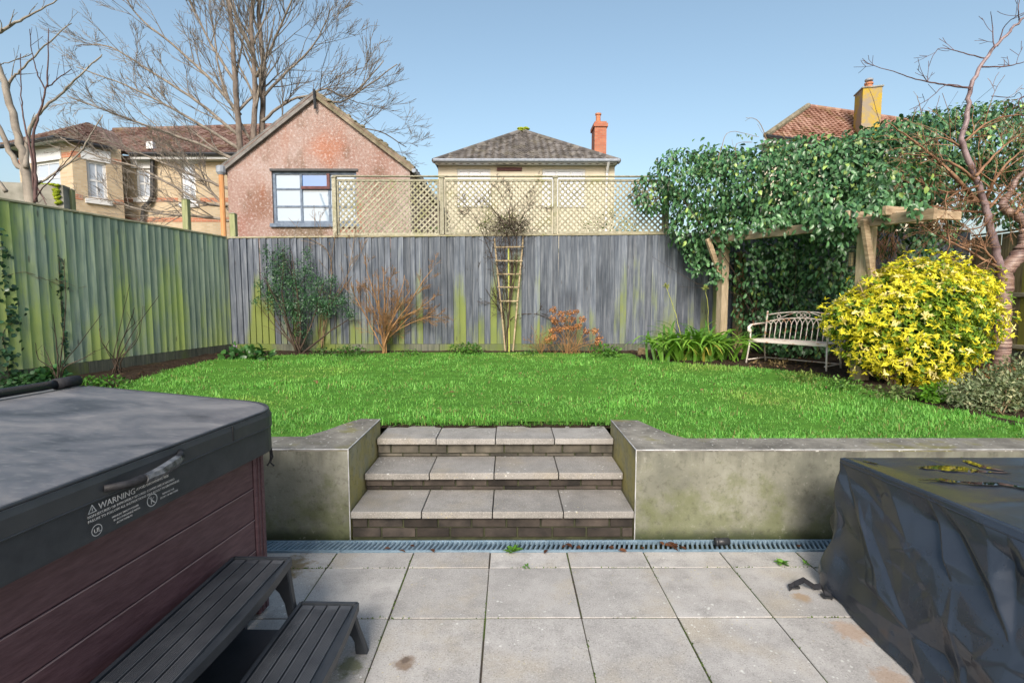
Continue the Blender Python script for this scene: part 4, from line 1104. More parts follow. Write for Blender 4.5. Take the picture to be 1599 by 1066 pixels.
def along(out, pts, r0, r1, depth, n_kids, length, spread=.6, up=.12, wig=.1, kids=(3, 5), shrink=.55, rmin=.002, f0=.2, plane=None):
    """a limb given by points, with side branches grown off it"""
    pts = [Vector(p) for p in pts]; P = []
    for i in range(len(pts)-1):
        a, b = pts[i], pts[i+1]
        p_, q_ = pts[max(0, i-1)], pts[min(len(pts)-1, i+2)]
        for k in range(5):
            t = k/5
            P.append(0.5*((2*a) + (b-p_)*t + (2*p_-5*a+4*b-q_)*t*t + (3*a-p_-3*b+q_)*t**3))
    P.append(pts[-1]); n = len(P)
    P = [p + Vector((random.gauss(0, 1), random.gauss(0, 1), random.gauss(0, 1)))*min(r1*.7, .008) for p in P]
    rad = [r0 + (r1-r0)*(i/(n-1))**.8 for i in range(n)]
    out.append((P, rad))
    for k in range(n_kids):
        f = random.uniform(f0, 1.0); i = min(n-2, int(f*(n-1)))
        a = (P[i+1]-P[i]).normalized(); ax = a.orthogonal().normalized(); ax.rotate(Matrix.Rotation(random.uniform(0, 2*math.pi), 3, a))
        sp = spread*random.uniform(.6, 1.5)
        nd = (a*math.cos(sp) + ax*math.sin(sp) + Vector((0, 0, up))).normalized()
        grow(out, P[i], nd, length*random.uniform(.5, 1.2)*(1.1-.5*f), max(rmin, rad[i]*.55), depth, spread*.9, up, kids, wig, shrink, rmin)
    return P
def tubes(name, parent, lst, mat, sides=None, kind=None):
    m = MB()
    for pts, rad in lst:
        n = sides or (8 if rad[0] > .03 else 5 if rad[0] > .012 else 3)
        m.tube(pts, rad, n, cap=n > 4)
    fr = FR.get(parent.name) if parent is not None else None
    vs = m.v
    if fr is not None:
        inv = fr.inverted(); vs = [inv @ Vector(p) for p in vs]
    me = bpy.data.meshes.new(name); me.from_pydata(vs, [], m.f)
    for p in me.polygons: p.use_smooth = True
    return link(name, me, mat, parent, kind)
def px_path(lst, d, jd=0.0):
    return [PD(x, y, d + (random.uniform(-jd, jd) if jd else 0)) for x, y in lst]

# ---- the big bare tree behind the pink outbuilding
TD = 15.6
bt = thing('bare_tree', 'large spreading bare winter tree behind the pink outbuilding', 'tree', tuple(PD(392, 360, TD).xy) + (.4,))
g0 = PD(392, 400, TD); g0.z = .38
br = []
stems = [[(388, 330), (378, 262), (372, 190), (366, 110), (360, 20), (352, -70), (345, -130)],
         [(394, 330), (394, 250), (397, 190), (398, 120), (392, 40), (400, -60), (405, -140)],
         [(400, 330), (408, 240), (410, 170), (411, 100), (404, 20), (410, -60), (420, -150)]]
for i, s in enumerate(stems):
    d_ = TD + (i - 1) * .25
    pts = [g0 + Vector(((i-1)*.12, (i-1)*.1, 0))] + [PD(x, y, d_) for x, y in s]
    l1 = []; along(l1, pts, .125, .035, 2, 14, 2.6, .55, .16, .09, (3, 5), .6, .006, .45)
    tubes('trunk', bt, l1[:1], M['bark_trunk'], 10); br += l1[1:]
limbs = [([(385,240),(330,205),(270,170),(200,135),(120,105)], .09), ([(380,255),(310,225),(240,200),(170,175),(105,150)], .085), ([(375,180),(325,120),(270,70),(215,25),(190,-20)], .085),
         ([(370,210),(310,160),(240,115),(175,75),(130,70)], .08), ([(368,130),(330,70),(300,10),(270,-60)], .075), ([(400,120),(430,60),(455,0),(470,-60)], .07),
         ([(410,190),(440,165),(480,150),(530,160),(580,130),(620,100)], .075), ([(412,150),(450,110),(490,70),(520,10)], .065), ([(405,230),(440,190),(500,140),(545,150),(600,95)], .06),
         ([(372,300),(330,285),(280,265),(220,240),(160,215)], .08), ([(370,320),(320,318),(270,290),(215,262),(140,240),(95,215)], .08), ([(362,345),(310,338),(240,332),(180,315),(130,306)], .07),
         ([(365,335),(330,300),(300,262),(280,235)], .065), ([(392,220),(350,140),(335,60),(325,-20)], .07), ([(398,90),(375,40),(360,-20)], .05), ([(440,220),(520,200),(590,205),(635,230)], .05)]
for pl_, r in limbs:
    dd = TD + random.uniform(-1.0, .9); n = len(pl_)
    if pl_[0] == (440, 220): dd = TD + 1.5
    pts = [PD(x, y, TD + (dd - TD) * i / (n - 1)) for i, (x, y) in enumerate(pl_)]
    along(br, pts, r*.66, .013, 2, 14, 1.9, .55, .14, .1, (3, 6), .55, .005, .12)
big = [b for b in br if b[1][0] > .03]; small = [b for b in br if b[1][0] <= .03]
tubes('limbs', bt, big, M['bark']); tubes('crown', bt, small, M['bark'], 3, 'stuff')

# ---- pale multi-stemmed tree at the left edge
SD = 7.0
sp_ = thing('pale_bare_tree', 'pale-stemmed bare young tree rising behind the left fence, cut by the left edge', 'tree', tuple(PD(50, 320, SD).xy) + (.4,))
gb = PD(50, 330, SD); gb.z = .4
l1 = []; along(l1, [gb, PD(46, 297, SD), PD(28, 215, SD), PD(12, 150, SD), PD(-8, 90, SD), PD(-40, 0, SD)], .058, .03, 0, 0, 1)
along(l1, [gb + Vector((-.03, 0, 0)), PD(44, 300, SD), PD(25, 255, SD), PD(0, 201, SD), PD(-40, 130, SD)], .05, .022, 0, 0, 1)
tubes('trunk', sp_, l1, M['bark_pale'], 10)
l2 = []
for pl_, r in (([(40,262),(42,225),(50,195),(66,172),(98,143),(130,113),(160,85)], .032), ([(11,142),(20,122),(31,111),(70,72),(111,36)], .022), ([(-20,60),(0,50),(30,33),(56,20),(95,-4)], .028), ([(-10,10),(5,-10)], .02), ([(52,290),(80,275),(125,238),(145,205),(160,180)], .018), ([(-5,200),(-2,110),(12,98),(50,84)], .01), ([(10,300),(-20,260),(-40,230)], .03)):
    along(l2, px_path(pl_, SD, .08), r, .006, 1, 4, .35, .5, .2, .08, (0, 2), .5, .003)
tubes('branches', sp_, l2, M['bark_pale'])
l3 = []
for pl_, r in (([(55,316),(56,270),(51,220),(60,180),(72,140),(75,95),(76,44)], .026), ([(54,300),(48,240),(38,190),(33,150),(32,84)], .016), ([(70,140),(57,112),(50,80),(46,45)], .011), ([(74,136),(92,122),(112,108)], .01), ([(56,290),(66,306),(72,320)], .012), ([(50,320),(62,300),(95,262),(112,240),(135,205)], .012)):
    along(l3, px_path(pl_, SD - .1, .04), r, .005, 0, 3, .25, .6, .3, .05, (0, 1), .5, .003)
tubes('shoots', sp_, l3, M['twig_purple'])

# ---- cherry tree
CD = 6.35
cb_ = PZ(1562, 592, .5); CD = cb_.y
chy = thing('cherry_tree', 'bare cherry tree with ringed shiny bark at the right edge', 'tree', tuple(cb_))
l1 = []; along(l1, [cb_ + Vector((0, 0, -.08)), PD(1563, 560, CD), PD(1565, 500, CD), PD(1568, 450, CD), PD(1569, 418, CD)], .098, .08, 0, 0, 1)
along(l1, [PD(1569, 425, CD), PD(1583, 405, CD), PD(1598, 388, CD), PD(1603, 365, CD), PD(1601, 350, CD), PD(1585, 335, CD), PD(1562, 322, CD)], .09, .045, 0, 0, 1)
along(l1, [PD(1562, 322, CD), PD(1575, 305, CD), PD(1588, 280, CD), PD(1610, 250, CD)], .045, .02, 0, 0, 1)
tubes('trunk', chy, l1, M['cherry'], 12)
l2 = []; along(l2, [PD(1567, 428, CD), PD(1558, 405, CD), PD(1548, 360, CD), PD(1538, 320, CD), PD(1520, 270, CD), PD(1503, 225, CD), PD(1510, 180, CD), PD(1516, 137, CD), PD(1526, 112, CD), PD(1548, 80, CD), PD(1575, 50, CD), PD(1600, 26, CD), PD(1625, 5, CD)], .05, .009, 0, 0, 1)
tubes('leader', chy, l2, M['cherry_stem'], 9)
l3 = []
for pl_, r, kn in (([(1516,137),(1490,135),(1460,130),(1430,124),(1395,112),(1350,98)], .013, 7), ([(1542,92),(1515,86),(1490,79),(1465,77),(1450,105)], .009, 4), ([(1532,105),(1570,104),(1600,97),(1640,92)], .011, 6), ([(1552,76),(1550,45),(1547,18)], .008, 2), ([(1592,32),(1590,10),(1596,-10)], .008, 2), ([(1558,72),(1570,40),(1595,22),(1615,18)], .008, 2), ([(1516,140),(1480,132),(1450,155),(1420,172)], .007, 4), ([(1600,150),(1590,160),(1600,190)], .012, 2), ([(1548,150),(1580,152),(1592,145),(1598,170)], .006, 1)):
    along(l3, px_path(pl_, CD, .15), r, .003, 1, kn, .32, .8, .1, .06, (0, 2), .5, .0028)
tubes('upper_twigs', chy, l3, M['twig_purple'])
l4 = []
for pl_, r in (([(1562,420),(1535,405),(1500,385),(1460,365),(1430,345)], .022), ([(1560,415),(1540,392),(1528,372)], .02), ([(1545,320),(1518,306),(1500,285),(1470,255),(1420,215),(1385,190)], .035), ([(1535,300),(1500,262),(1455,245),(1410,240)], .02),
               ([(1540,310),(1560,270),(1590,240),(1620,225)], .024), ([(1545,325),(1575,290),(1600,265)], .02), ([(1525,275),(1560,235),(1600,205)], .02), ([(1530,290),(1480,300),(1440,285),(1400,262)], .016), ([(1545,330),(1500,330),(1455,322),(1415,335)], .015), ([(1508,220),(1545,190),(1590,180),(1630,185)], .016), ([(1500,230),(1470,215),(1440,228)], .014), ([(1585,335),(1600,320),(1630,300)], .02),
               ([(1550,340),(1530,355),(1490,360),(1450,352)], .012), ([(1478,345),(1482,380),(1476,405),(1478,412)], .012), ([(1478,300),(1476,330),(1482,365)], .011), ([(1600,300),(1585,310),(1570,330)], .012)):
    along(l4, px_path(pl_, CD, .3), r, .005, 2, 12, .55, .75, .0, .13, (1, 3), .55, .0028, .1)
tubes('weeping_twigs', chy, l4, M['twig_red'], None, 'stuff')

# ---- shrubs that are bare
def bare_shrub(name, label, base, stems, mat, rr=.012, depth=2, ln=.5, kids=(2, 4), nk=6, spread=.55, up=.12, rmin=.0022, jd=.12, cat='shrub', wig=.1):
    b = PZ(*base) if len(base) == 3 else Vector(base[:3])
    t = thing(name, label, cat, tuple(b)); l = []
    for s in stems:
        pts = [b + Vector((random.uniform(-.04, .04), random.uniform(-.04, .04), -.03))] + [PD(x, y, b.y + random.uniform(-jd, jd)) for x, y in s]
        along(l, pts, rr*random.uniform(.7, 1.2), max(rmin, rr*.3), depth, nk, ln, spread, up, wig, kids, .55, rmin, .25)
    tubes('stems', t, [x for x in l if x[1][0] > rr*.45], mat)
    tw = [x for x in l if x[1][0] <= rr*.45]
    if tw: tubes('twigs', t, tw, mat, 3, 'stuff')
    return t
bare_shrub('bare_shrub', 'bare orange-brown twiggy shrub fanning out against the grey back fence', (600, 552, .54), [[(590,530),(575,500),(556,465),(548,440)], [(596,525),(592,480),(590,430)], [(600,520),(605,480),(608,432)], [(598,530),(585,490),(572,450)], [(604,525),(625,500),(650,485),(672,480)], [(604,522),(620,485),(640,455)], [(606,528),(640,505),(672,495),(695,500)], [(604,520),(622,470),(632,430)], [(600,520),(588,470),(575,430),(570,400)], [(606,530),(645,490),(680,462)], [(604,526),(635,480),(660,440),(675,420)], [(600,525),(600,470),(598,420)]], M['twig_orange'], .017, 2, .42, (3, 5), 10, .6)
bare_shrub('cut_back_shrub', 'small cut-back shrub of long bare stems by the left fence, nearer the ivy', (92, 600, .56), [[(80,570),(68,540)], [(90,565),(86,520),(82,490)], [(98,570),(125,535),(158,490)], [(100,575),(130,560),(148,548)], [(95,560),(102,480),(100,405)], [(85,580),(60,560),(55,535)]], M['twig_dark'], .010, 1, .16, (0, 1), 2, .5, wig=.06)
bare_shrub('cut_back_shrub', 'small cut-back shrub of long bare stems halfway along the left fence', (182, 580, .56), [[(178,555),(190,500),(202,445)], [(185,560),(210,515),(248,462)], [(184,550),(204,500),(210,480)], [(178,560),(160,535),(155,512)], [(186,560),(215,530),(223,478)], [(182,555),(196,520),(210,505),(205,492)], [(176,565),(166,545),(172,530)], [(190,560),(212,530),(214,515)]], M['twig_dark'], .010, 1, .16, (0, 1), 2, .5, wig=.06)
bare_shrub('climbing_stems', 'thin bare climber stems reaching up over the capping behind the evergreen bush', (502, 550, .54), [[(500,500),(520,440),(505,380),(497,330)], [(505,510),(512,450),(520,390),(530,340)], [(510,500),(518,430),(510,390),(480,370),(450,340)], [(500,505),(530,450),(560,400),(575,370)], [(515,490),(540,440),(552,380),(556,345)], [(505,495),(490,420),(492,370),(490,320)], [(512,485),(555,420),(545,380)], [(500,510),(540,480),(548,445)]], M['twig_tan'], .011, 2, .35, (1, 3), 7, .6, .15)
# ---- twiggy climber over the fan trellis and lattice
bare_shrub('bare_climber', 'tangled bare climber on the fan trellis, spilling over the lattice', (791, 549, .55), [[(793,500),(790,440),(788,400),(790,365)], [(795,500),(800,430),(805,390),(800,358)], [(788,500),(775,450),(768,400),(776,362)], [(792,490),(780,430),(760,380),(745,345),(720,310)], [(796,480),(806,400),(800,350),(785,310),(770,285)], [(796,480),(812,400),(815,355),(830,315),(845,285)], [(790,490),(800,420),(790,360),(765,320),(735,290)], [(794,490),(806,420),(808,360),(822,330),(850,320)], [(790,500),(770,470),(752,440),(735,420)], [(796,500),(830,490),(860,500),(890,530)], [(795,470),(800,380),(795,340),(800,300)], [(788,480),(782,390),(770,352),(750,330),(715,330)]], M['twig_dark'], .012, 2, .42, (3, 5), 11, .75, .05, jd=.12)
tw = []
ct = PD(792, 356, FY - .1)
for i in range(150):
    d = rdir(1)[0]; p = ct + Vector((random.gauss(0, .22), random.gauss(0, .06), random.gauss(0, .07)))
    grow(tw, p, Vector((d[0], d[1]*.3, d[2]*.5)), random.uniform(.15, .5), .0035, 0, wig=.4, rmin=.0018, up=-.1)
tubes('twigs', bpy.data.objects['bare_climber'], tw, M['twig_dark'], 3, 'stuff')

# ---- leafy things
def leafy(name, label, cat, base, blobs, n, L, W, ca, cb2, cc=None, pc=.1, mat='leaf_glossy', tmpl=OVATE, droop=.3, shell=.5, stems=None, smat='twig_dark', part='foliage', outw=.7, sd=.16, ran=.75):
    t = thing(name, label, cat, tuple(base))
    P, Nn = blob_points(blobs, n, shell)
    n = len(P)
    U = Nn*outw + rdir(n)*ran + np.array([0, 0, -droop]); N_ = Nn + rdir(n)*(.5 if ran > .5 else .38) + np.array([0, 0, .5])
    l = L*RNG.uniform(.5, 1.35, n); w_ = W*RNG.uniform(.75, 1.2, n)
    leaves(part, t, P, U, N_, l, w_, mixcol(n, ca, cb2, cc, pc, sd), M[mat], tmpl)
    if stems:
        ls = []
        for s in stems: grow(ls, *s)
        tubes('stems', t, ls, M[smat])
    return t
def stems_to(base, blobs, n, r=.012):
    out_ = []
    for i in range(n):
        b = random.choice(blobs); tgt = Vector(b[:3]) + Vector((random.gauss(0, b[3]*.35), random.gauss(0, b[4]*.35), random.gauss(0, b[5]*.35)))
        d = tgt - Vector(base); out_.append((Vector(base) + Vector((random.uniform(-.05, .05), random.uniform(-.05, .05), -.03)), d, d.length*1.05, r*random.uniform(.6, 1.2), 1, .5, .1, (2, 4), .07, .45))
    return out_
def B(px, py, d, rx, rz, ry=None):
    p = PD(px, py, d); return (p.x, p.y, p.z, rx, ry if ry else rx, rz)
# evergreen bush against the back fence
base = PZ(468, 552, .55); dd = base.y + .1
bl = [B(455,440,dd,.38,.22,.26), B(430,425,dd,.22,.35,.2), B(490,465,dd,.42,.26,.28), B(450,475,dd,.42,.2,.28), B(510,480,dd,.28,.2,.24), B(465,495,dd,.28,.16,.24), B(440,400,dd,.15,.25,.14), B(425,460,dd,.25,.15,.2), B(535,468,dd,.22,.16,.16), B(500,440,dd,.25,.15,.16), B(476,420,dd,.2,.2,.16), B(470,520,dd,.2,.14,.16), B(408,445,dd,.14,.08,.12), B(415,395,dd,.08,.16,.08), B(545,490,dd,.14,.1,.12), B(520,440,dd,.1,.12,.1), B(400,470,dd,.1,.06,.1), B(480,395,dd,.08,.12,.08)]
leafy('evergreen_bush', 'loose dark green small-leaved evergreen bush against the back fence', 'shrub', base, bl, 9000, .036, .021, (.02,.07,.03), (.06,.15,.06), (.07,.15,.06), .12, 'leaf_glossy', DIAM, .1, .95, stems_to(base, bl, 12, .02))
# the big climber on the pergola and fence
cl0 = PZ(1215, 560, .53)
CLB = [B(1022,300,8.95,.42,.36,.35), B(1062,272,8.8,.52,.45,.45), B(1100,300,8.6,.7,.6,.5), B(1080,350,8.75,.45,.5,.4), B(1120,255,8.5,.38,.3,.35), B(1150,290,8.3,.75,.6,.6), B(1135,345,8.35,.45,.4,.4), B(1205,285,8.0,.8,.65,.65), B(1255,280,7.8,.8,.65,.7), B(1230,330,7.8,.6,.4,.5), B(1300,290,7.5,.75,.65,.7), B(1350,290,7.3,.75,.6,.7), B(1340,245,7.5,.5,.4,.5), B(1395,260,7.3,.75,.65,.7), B(1440,240,7.5,.8,.6,.7), B(1405,310,7.2,.55,.45,.5), B(1490,225,7.7,.8,.55,.7), B(1540,220,7.9,.8,.55,.7), B(1600,225,8.0,.9,.6,.7), B(1470,300,7.8,.6,.55,.5), B(1580,300,8.3,.7,.55,.6), B(1310,350,7.25,.5,.35,.5), B(1300,410,7.45,.4,.5,.35), B(1255,390,8.1,.7,.6,.4), B(1200,420,8.55,.75,.55,.35), B(1270,460,8.3,.7,.5,.35), B(1180,480,8.7,.4,.5,.25), B(1215,520,8.6,.5,.35,.3), B(1300,490,8.0,.5,.4,.35), B(1085,385,8.95,.22,.3,.14), B(1250,535,8.2,.6,.25,.3), B(1480,420,8.0,.25,.35,.2), B(1395,365,7.6,.4,.35,.35), B(1460,360,8.0,.35,.3,.3), B(1530,480,7.4,.22,.35,.2), B(1515,540,7.0,.25,.3,.2), B(1312,343,6.75,.26,.22,.2), B(1296,318,6.95,.5,.3,.35), B(1240,338,7.45,.34,.16,.25), B(1165,350,8.1,.3,.18,.2), B(1400,292,6.3,.4,.3,.35), B(1335,330,6.6,.22,.2,.2), B(1370,315,6.4,.3,.2,.25)]
stm = []
for i in range(26):
    b = PD(random.choice((1170, 1200, 1235, 1275, 1310)), 540, 8.4); b.z = .5
    tgt = CLB[random.randrange(len(CLB))]; d = Vector(tgt[:3]) - b
    stm.append((b + Vector((random.gauss(0, .1), random.gauss(0, .1), 0)), d, d.length, random.uniform(.008, .016), 1, .6, .0, (2, 3), .12, .4))
clm = leafy('evergreen_climber', 'big glossy dark green climber smothering the pergola and fence corner', 'climber', cl0, CLB, 27000, .086, .051, (.03,.10,.04), (.10,.22,.085), (.22,.32,.08), .08, 'leaf_glossy', OVATE, .95, .42, stm, 'twig_dark', 'foliage', .45, .34, .62)
def hang(parent, path, n, L, W, ca, cb2, spreadr=.06, mat='leaf_glossy', tmpl=OVATE, facing=(0, -1, .25), droop=1.0, name='leaf_strand'):
    path = np.array([tuple(p) for p in path]); t = RNG.random(n)*(len(path)-1); i = t.astype(int); f = (t-i)[:, None]
    P = path[i]*(1-f) + path[np.minimum(i+1, len(path)-1)]*f + RNG.normal(0, spreadr, (n, 3))*np.array([1, .45, 1])
    U = rdir(n)*.7 + np.array([0, -.2, -droop]); N_ = np.array(facing) + rdir(n)*.45
    return leaves(name, parent, P, U, N_, L*RNG.uniform(.6, 1.2, n), W*RNG.uniform(.7, 1.2, n), mixcol(n, ca, cb2, None, 0, .2), M[mat], tmpl)
for pth, dd in (([(1118,390),(1122,425),(1115,440)], 8.3), ([(1180,372),(1185,410),(1175,440)], 8.0), ([(1225,360),(1230,395),(1222,420)], 7.7), ([(1262,352),(1268,390)], 7.5), ([(1308,340),(1315,385),(1305,420)], 7.0), ([(1095,395),(1085,420)], 8.6), ([(1340,345),(1325,390)], 6.8), ([(1330,415),(1320,450),(1330,480)], 7.2), ([(1440,375),(1447,400)], 6.6), ([(1520,440),(1525,480),(1512,510),(1528,550)], 7.0), ([(1200,440),(1195,480),(1210,505)], 8.3), ([(1240,450),(1255,490)], 8.1)):
    hang(clm, px_path(pth, dd), 90, .086, .051, (.03,.10,.04), (.10,.22,.085), .09)
tw = []
for i in range(60):
    p = PD(random.uniform(1345, 1400), random.uniform(355, 385), 7.0); grow(tw, p, Vector((random.gauss(0, .5), random.gauss(0, .2), -1)), random.uniform(.3, .8), .004, 0, wig=.25, rmin=.002, up=-.2)
for q in ((1212, 1240, 'a'),):
    for i in range(22):
        p = PD(random.uniform(1175, 1215), random.uniform(470, 520), 8.5); grow(tw, p, Vector((random.gauss(0, .35), 0, 1)), random.uniform(.2, .5), .006, 0, wig=.15, rmin=.003)
tubes('dead_stems', clm, tw, M['twig_red'], 3, 'stuff')
# wispy shoots standing out of the top
tw = []
for pl_ in ([(1120,262),(1126,232),(1140,206),(1185,214)], [(1200,225),(1185,190),(1165,184)], [(1240,230),(1215,205)], [(1150,250),(1150,225),(1175,222)], [(1440,180),(1432,150)], [(1380,215),(1365,160),(1352,125)]):
    tw = []; along(tw, px_path(pl_, 8.0), .007, .003, 0, 2, .2); tubes('shoot', clm, tw, M['twig_tan'], 4)
hang(clm, px_path([(1090,228),(1105,240),(1125,250)], 8.5), 55, .13, .05, (.035,.11,.035), (.09,.19,.05), .09, 'leaf_soft', OVATE, (0,-.6,.6), .5)
hang(clm, px_path([(1140,208),(1185,213)], 8.0), 10, .06, .03, (.05,.1,.03), (.1,.17,.05), .03)

# yellow mexican-orange bush: rosettes of leaves
yb0 = PZ(1440, 612, .5)
YD = yb0.y + .55
YB_ = [B(1440,470,YD,.62,.45,.55), B(1400,500,YD-.1,.55,.42,.5), B(1470,500,YD,.62,.5,.5), B(1350,490,YD-.1,.36,.22,.36), B(1325,505,YD-.05,.28,.18,.28), B(1425,545,YD-.15,.62,.38,.5), B(1480,450,YD+.05,.45,.25,.4), B(1395,455,YD,.42,.25,.4), B(1505,475,YD+.1,.28,.3,.3), B(1528,445,YD+.1,.16,.10,.16), B(1440,430,YD,.42,.18,.35), B(1355,545,YD-.1,.28,.22,.3), B(1430,580,YD-.1,.42,.18,.4), B(1490,545,YD,.3,.22,.3)]
ybt = thing('yellow_shrub', 'rounded bright yellow-leaved evergreen shrub beside the bench and pergola post', 'shrub', tuple(yb0))
P, Nn = blob_points(YB_, 4700, .38)
k = 6; n = len(P)
rep = np.repeat(np.arange(n), k); ax = unit(Nn*.75 + rdir(n)*.45 + np.array([0, -.12, .45]))[rep]
ang_ = np.tile(np.arange(k)*2*np.pi/k, n) + np.repeat(RNG.uniform(0, 6.28, n), k)
e1 = unit(np.cross(ax, np.array([.3, .2, 1.0]))); e2 = np.cross(ax, e1)
til = RNG.uniform(-.25, 1.1, n*k); ang_ = ang_ + RNG.normal(0, .35, n*k)
U = (e1*np.cos(ang_)[:, None] + e2*np.sin(ang_)[:, None]) + ax*til[:, None]
# young outer rosettes are yellow, older inner ones and those low on the far side stay green
ctr = np.array([PD(1430, 510, YD)[i] for i in range(3)])
outer = ((P - ctr)**2*np.array([1/.95**2, 1/.8**2, 1/.72**2])).sum(1)
green = RNG.random(n) > np.clip((outer - .28)*2.0, .12, .86)
pal = np.where(green[:, None], mixcol(n, (.09,.19,.015), (.24,.36,.03), None, 0, .15), mixcol(n, (.54,.51,.02), (.76,.69,.05), (.80,.70,.28), .12, .12))
P = P + Nn*np.where(RNG.random(n) < .25, RNG.uniform(.02, .13, n), 0)[:, None]
leaves('foliage', ybt, P[rep] + ax*.01, U, ax + rdir(n*k)*.35, .048*RNG.uniform(.5, 1.35, n*k), .021*RNG.uniform(.65, 1.25, n*k), np.clip(pal[rep]*(1 + RNG.normal(0, .10, n*k))[:, None], 0, 1), M['leaf_soft'])
P, Nn = blob_points([(b[0], b[1]+.04, b[2]-.03, b[3]*.78, b[4]*.78, b[5]*.78) for b in YB_], 4200, .6); n = len(P)
leaves('inner_foliage', ybt, P, Nn + rdir(n), Nn + rdir(n)*.5 + np.array([0, 0, .5]), .065*RNG.uniform(.7, 1.2, n), .036*RNG.uniform(.8, 1.2, n), mixcol(n, (.04,.10,.012), (.13,.24,.02), None, 0, .2), M['leaf_soft'])
ls = []
for s in stems_to(yb0 + Vector((0, .4, 0)), YB_, 16, .016): grow(ls, *s)
tubes('stems', ybt, ls, M['twig_tan'])

# grey-green variegated shrub in the right-hand corner
vb = PZ(1560, 645, .5); VD = vb.y + .2
VB = [B(1505,612,VD,.17,.13,.2), B(1540,605,VD,.2,.15,.2), B(1575,600,VD,.22,.17,.22), B(1605,590,VD,.25,.22,.25), B(1560,625,VD-.1,.24,.1,.2), B(1600,622,VD-.1,.24,.12,.2), B(1520,628,VD-.05,.16,.08,.16), B(1640,600,VD,.3,.25,.3)]
leafy('variegated_shrub', 'low grey-green variegated shrub in the lower right corner of the lawn', 'shrub', vb, VB, 5200, .042, .018, (.10,.145,.07), (.24,.28,.15), (.42,.42,.24), .15, 'leaf_soft', OVATE, -.05, .7, stems_to(vb, VB, 12, .008), 'twig_tan')
lb = PZ(1478, 632, .5); leafy('leafy_ground_plant', 'small fresh lime-green plant at the lawn edge under the yellow shrub', 'plant', lb, [(lb.x, lb.y + .12, lb.z + .07, .15, .13, .11)], 420, .045, .03, (.08,.22,.015), (.19,.40,.03), None, 0, 'leaf_soft', OVATE, .2, .8)
ph = PZ(1568, 596, .5); leafy('fern_mound', 'brown withered fern mound at the foot of the cherry trunk', 'plant', ph, [(ph.x, ph.y - .1, ph.z + .12, .28, .2, .11), (ph.x - .22, ph.y - .05, ph.z + .1, .16, .14, .08)], 700, .05, .018, (.20,.09,.035), (.40,.21,.10), None, 0, 'dry', DIAM, .2, .9)
hb = PZ(1500, 590, .5); leafy('dark_leaf_plant', 'dark green leafy plant in the shade between yellow shrub and cherry', 'plant', hb, [(hb.x - .05, hb.y + .5, hb.z + .3, .3, .25, .28), (hb.x + .3, hb.y + .6, hb.z + .5, .22, .2, .4)], 500, .08, .045, (.015,.05,.02), (.05,.12,.035), (.3,.34,.03), .06, 'leaf_glossy', OVATE, .4, .7)
# low plants along the beds
def low(px, py, rx, rz, n, L, W, ca, cb2, label, name='bed_plant', mat='leaf_soft', dy=.1, tm=OVATE):
    b = PZ(px, py, .54); return leafy(name, label, 'plant', b, [(b.x, b.y + dy, b.z + rz*.4, rx, rx*.7, rz)], n, L, W, ca, cb2, None, 0, mat, tm, .1, .85)
low(728, 554, .32, .13, 420, .055, .035, (.03,.10,.015), (.10,.22,.03), 'low green leafy plant left of the fan trellis foot')
low(948, 558, .26, .15, 380, .055, .035, (.03,.11,.015), (.11,.25,.03), 'low green leafy plant right of the dried hydrangea')
low(545, 556, .30, .12, 300, .05, .03, (.03,.09,.02), (.08,.18,.03), 'sparse low green plant between evergreen bush and orange shrub')
low(500, 556, .2, .1, 160, .05, .03, (.03,.07,.02), (.08,.15,.04), 'small green tuft at the foot of the evergreen bush')
low(140, 605, .36, .07, 420, .04, .028, (.03,.11,.015), (.09,.22,.03), 'patch of low green weeds at the left lawn edge, nearest the fence ivy')
low(60, 600, .22, .12, 180, .075, .055, (.015,.07,.02), (.05,.14,.04), 'round-leaved green plant beyond the hot tub cover by the left fence')
low(15, 605, .22, .10, 160, .06, .045, (.015,.06,.02), (.05,.12,.04), 'dark green plant in the bed at the far left edge')
low(830, 556, .16, .07, 130, .04, .028, (.03,.09,.02), (.09,.18,.04), 'tiny green plant between fan trellis and hydrangea')
pm = low(368, 560, .26, .13, 70, .13, .10, (.015,.065,.015), (.05,.14,.03), 'broad-leaved dark green plant with a mauve flower in the bed corner', 'primrose', 'leaf_glossy')
fp = PD(366, 543, PZ(368, 560, .54).y)
fl = thing  # flower belongs to the plant
P = np.array([tuple(fp)]*12) + RNG.normal(0, .022, (12, 3)); leaves('flower', pm, P, rdir(12)*.6 + np.array([0, -.6, .4]), rdir(12) + np.array([0, -1, .5]), np.full(12, .035), np.full(12, .03), mixcol(12, (.36,.2,.42), (.5,.34,.56)), M['leaf_soft'], OVATE, None)
pm2 = low(402, 562, .2, .1, 40, .12, .09, (.015,.06,.015), (.05,.13,.03), 'broad-leaved green plant right of the mauve-flowered one', 'bed_plant', 'leaf_glossy')
low(1262, 594, .3, .06, 260, .05, .02, (.08,.16,.03), (.20,.26,.06), 'thin weeds on the bare soil before the bench')
low(1320, 606, .22, .07, 220, .045, .024, (.05,.14,.025), (.15,.27,.05), 'small weeds at the foot of the right pergola post')
low(1405, 618, .3, .06, 260, .045, .022, (.06,.13,.03), (.18,.22,.07), 'ragged weeds along the lawn edge under the yellow shrub')
low(640, 556, .22, .07, 160, .04, .026, (.03,.10,.015), (.10,.22,.03), 'low green weeds at the foot of the orange twiggy shrub')
low(1225, 575, .4, .05, 160, .06, .03, (.10,.07,.03), (.2,.15,.07), 'scatter of brown and green litter under the bench', 'leaf_litter', 'dry', .25)
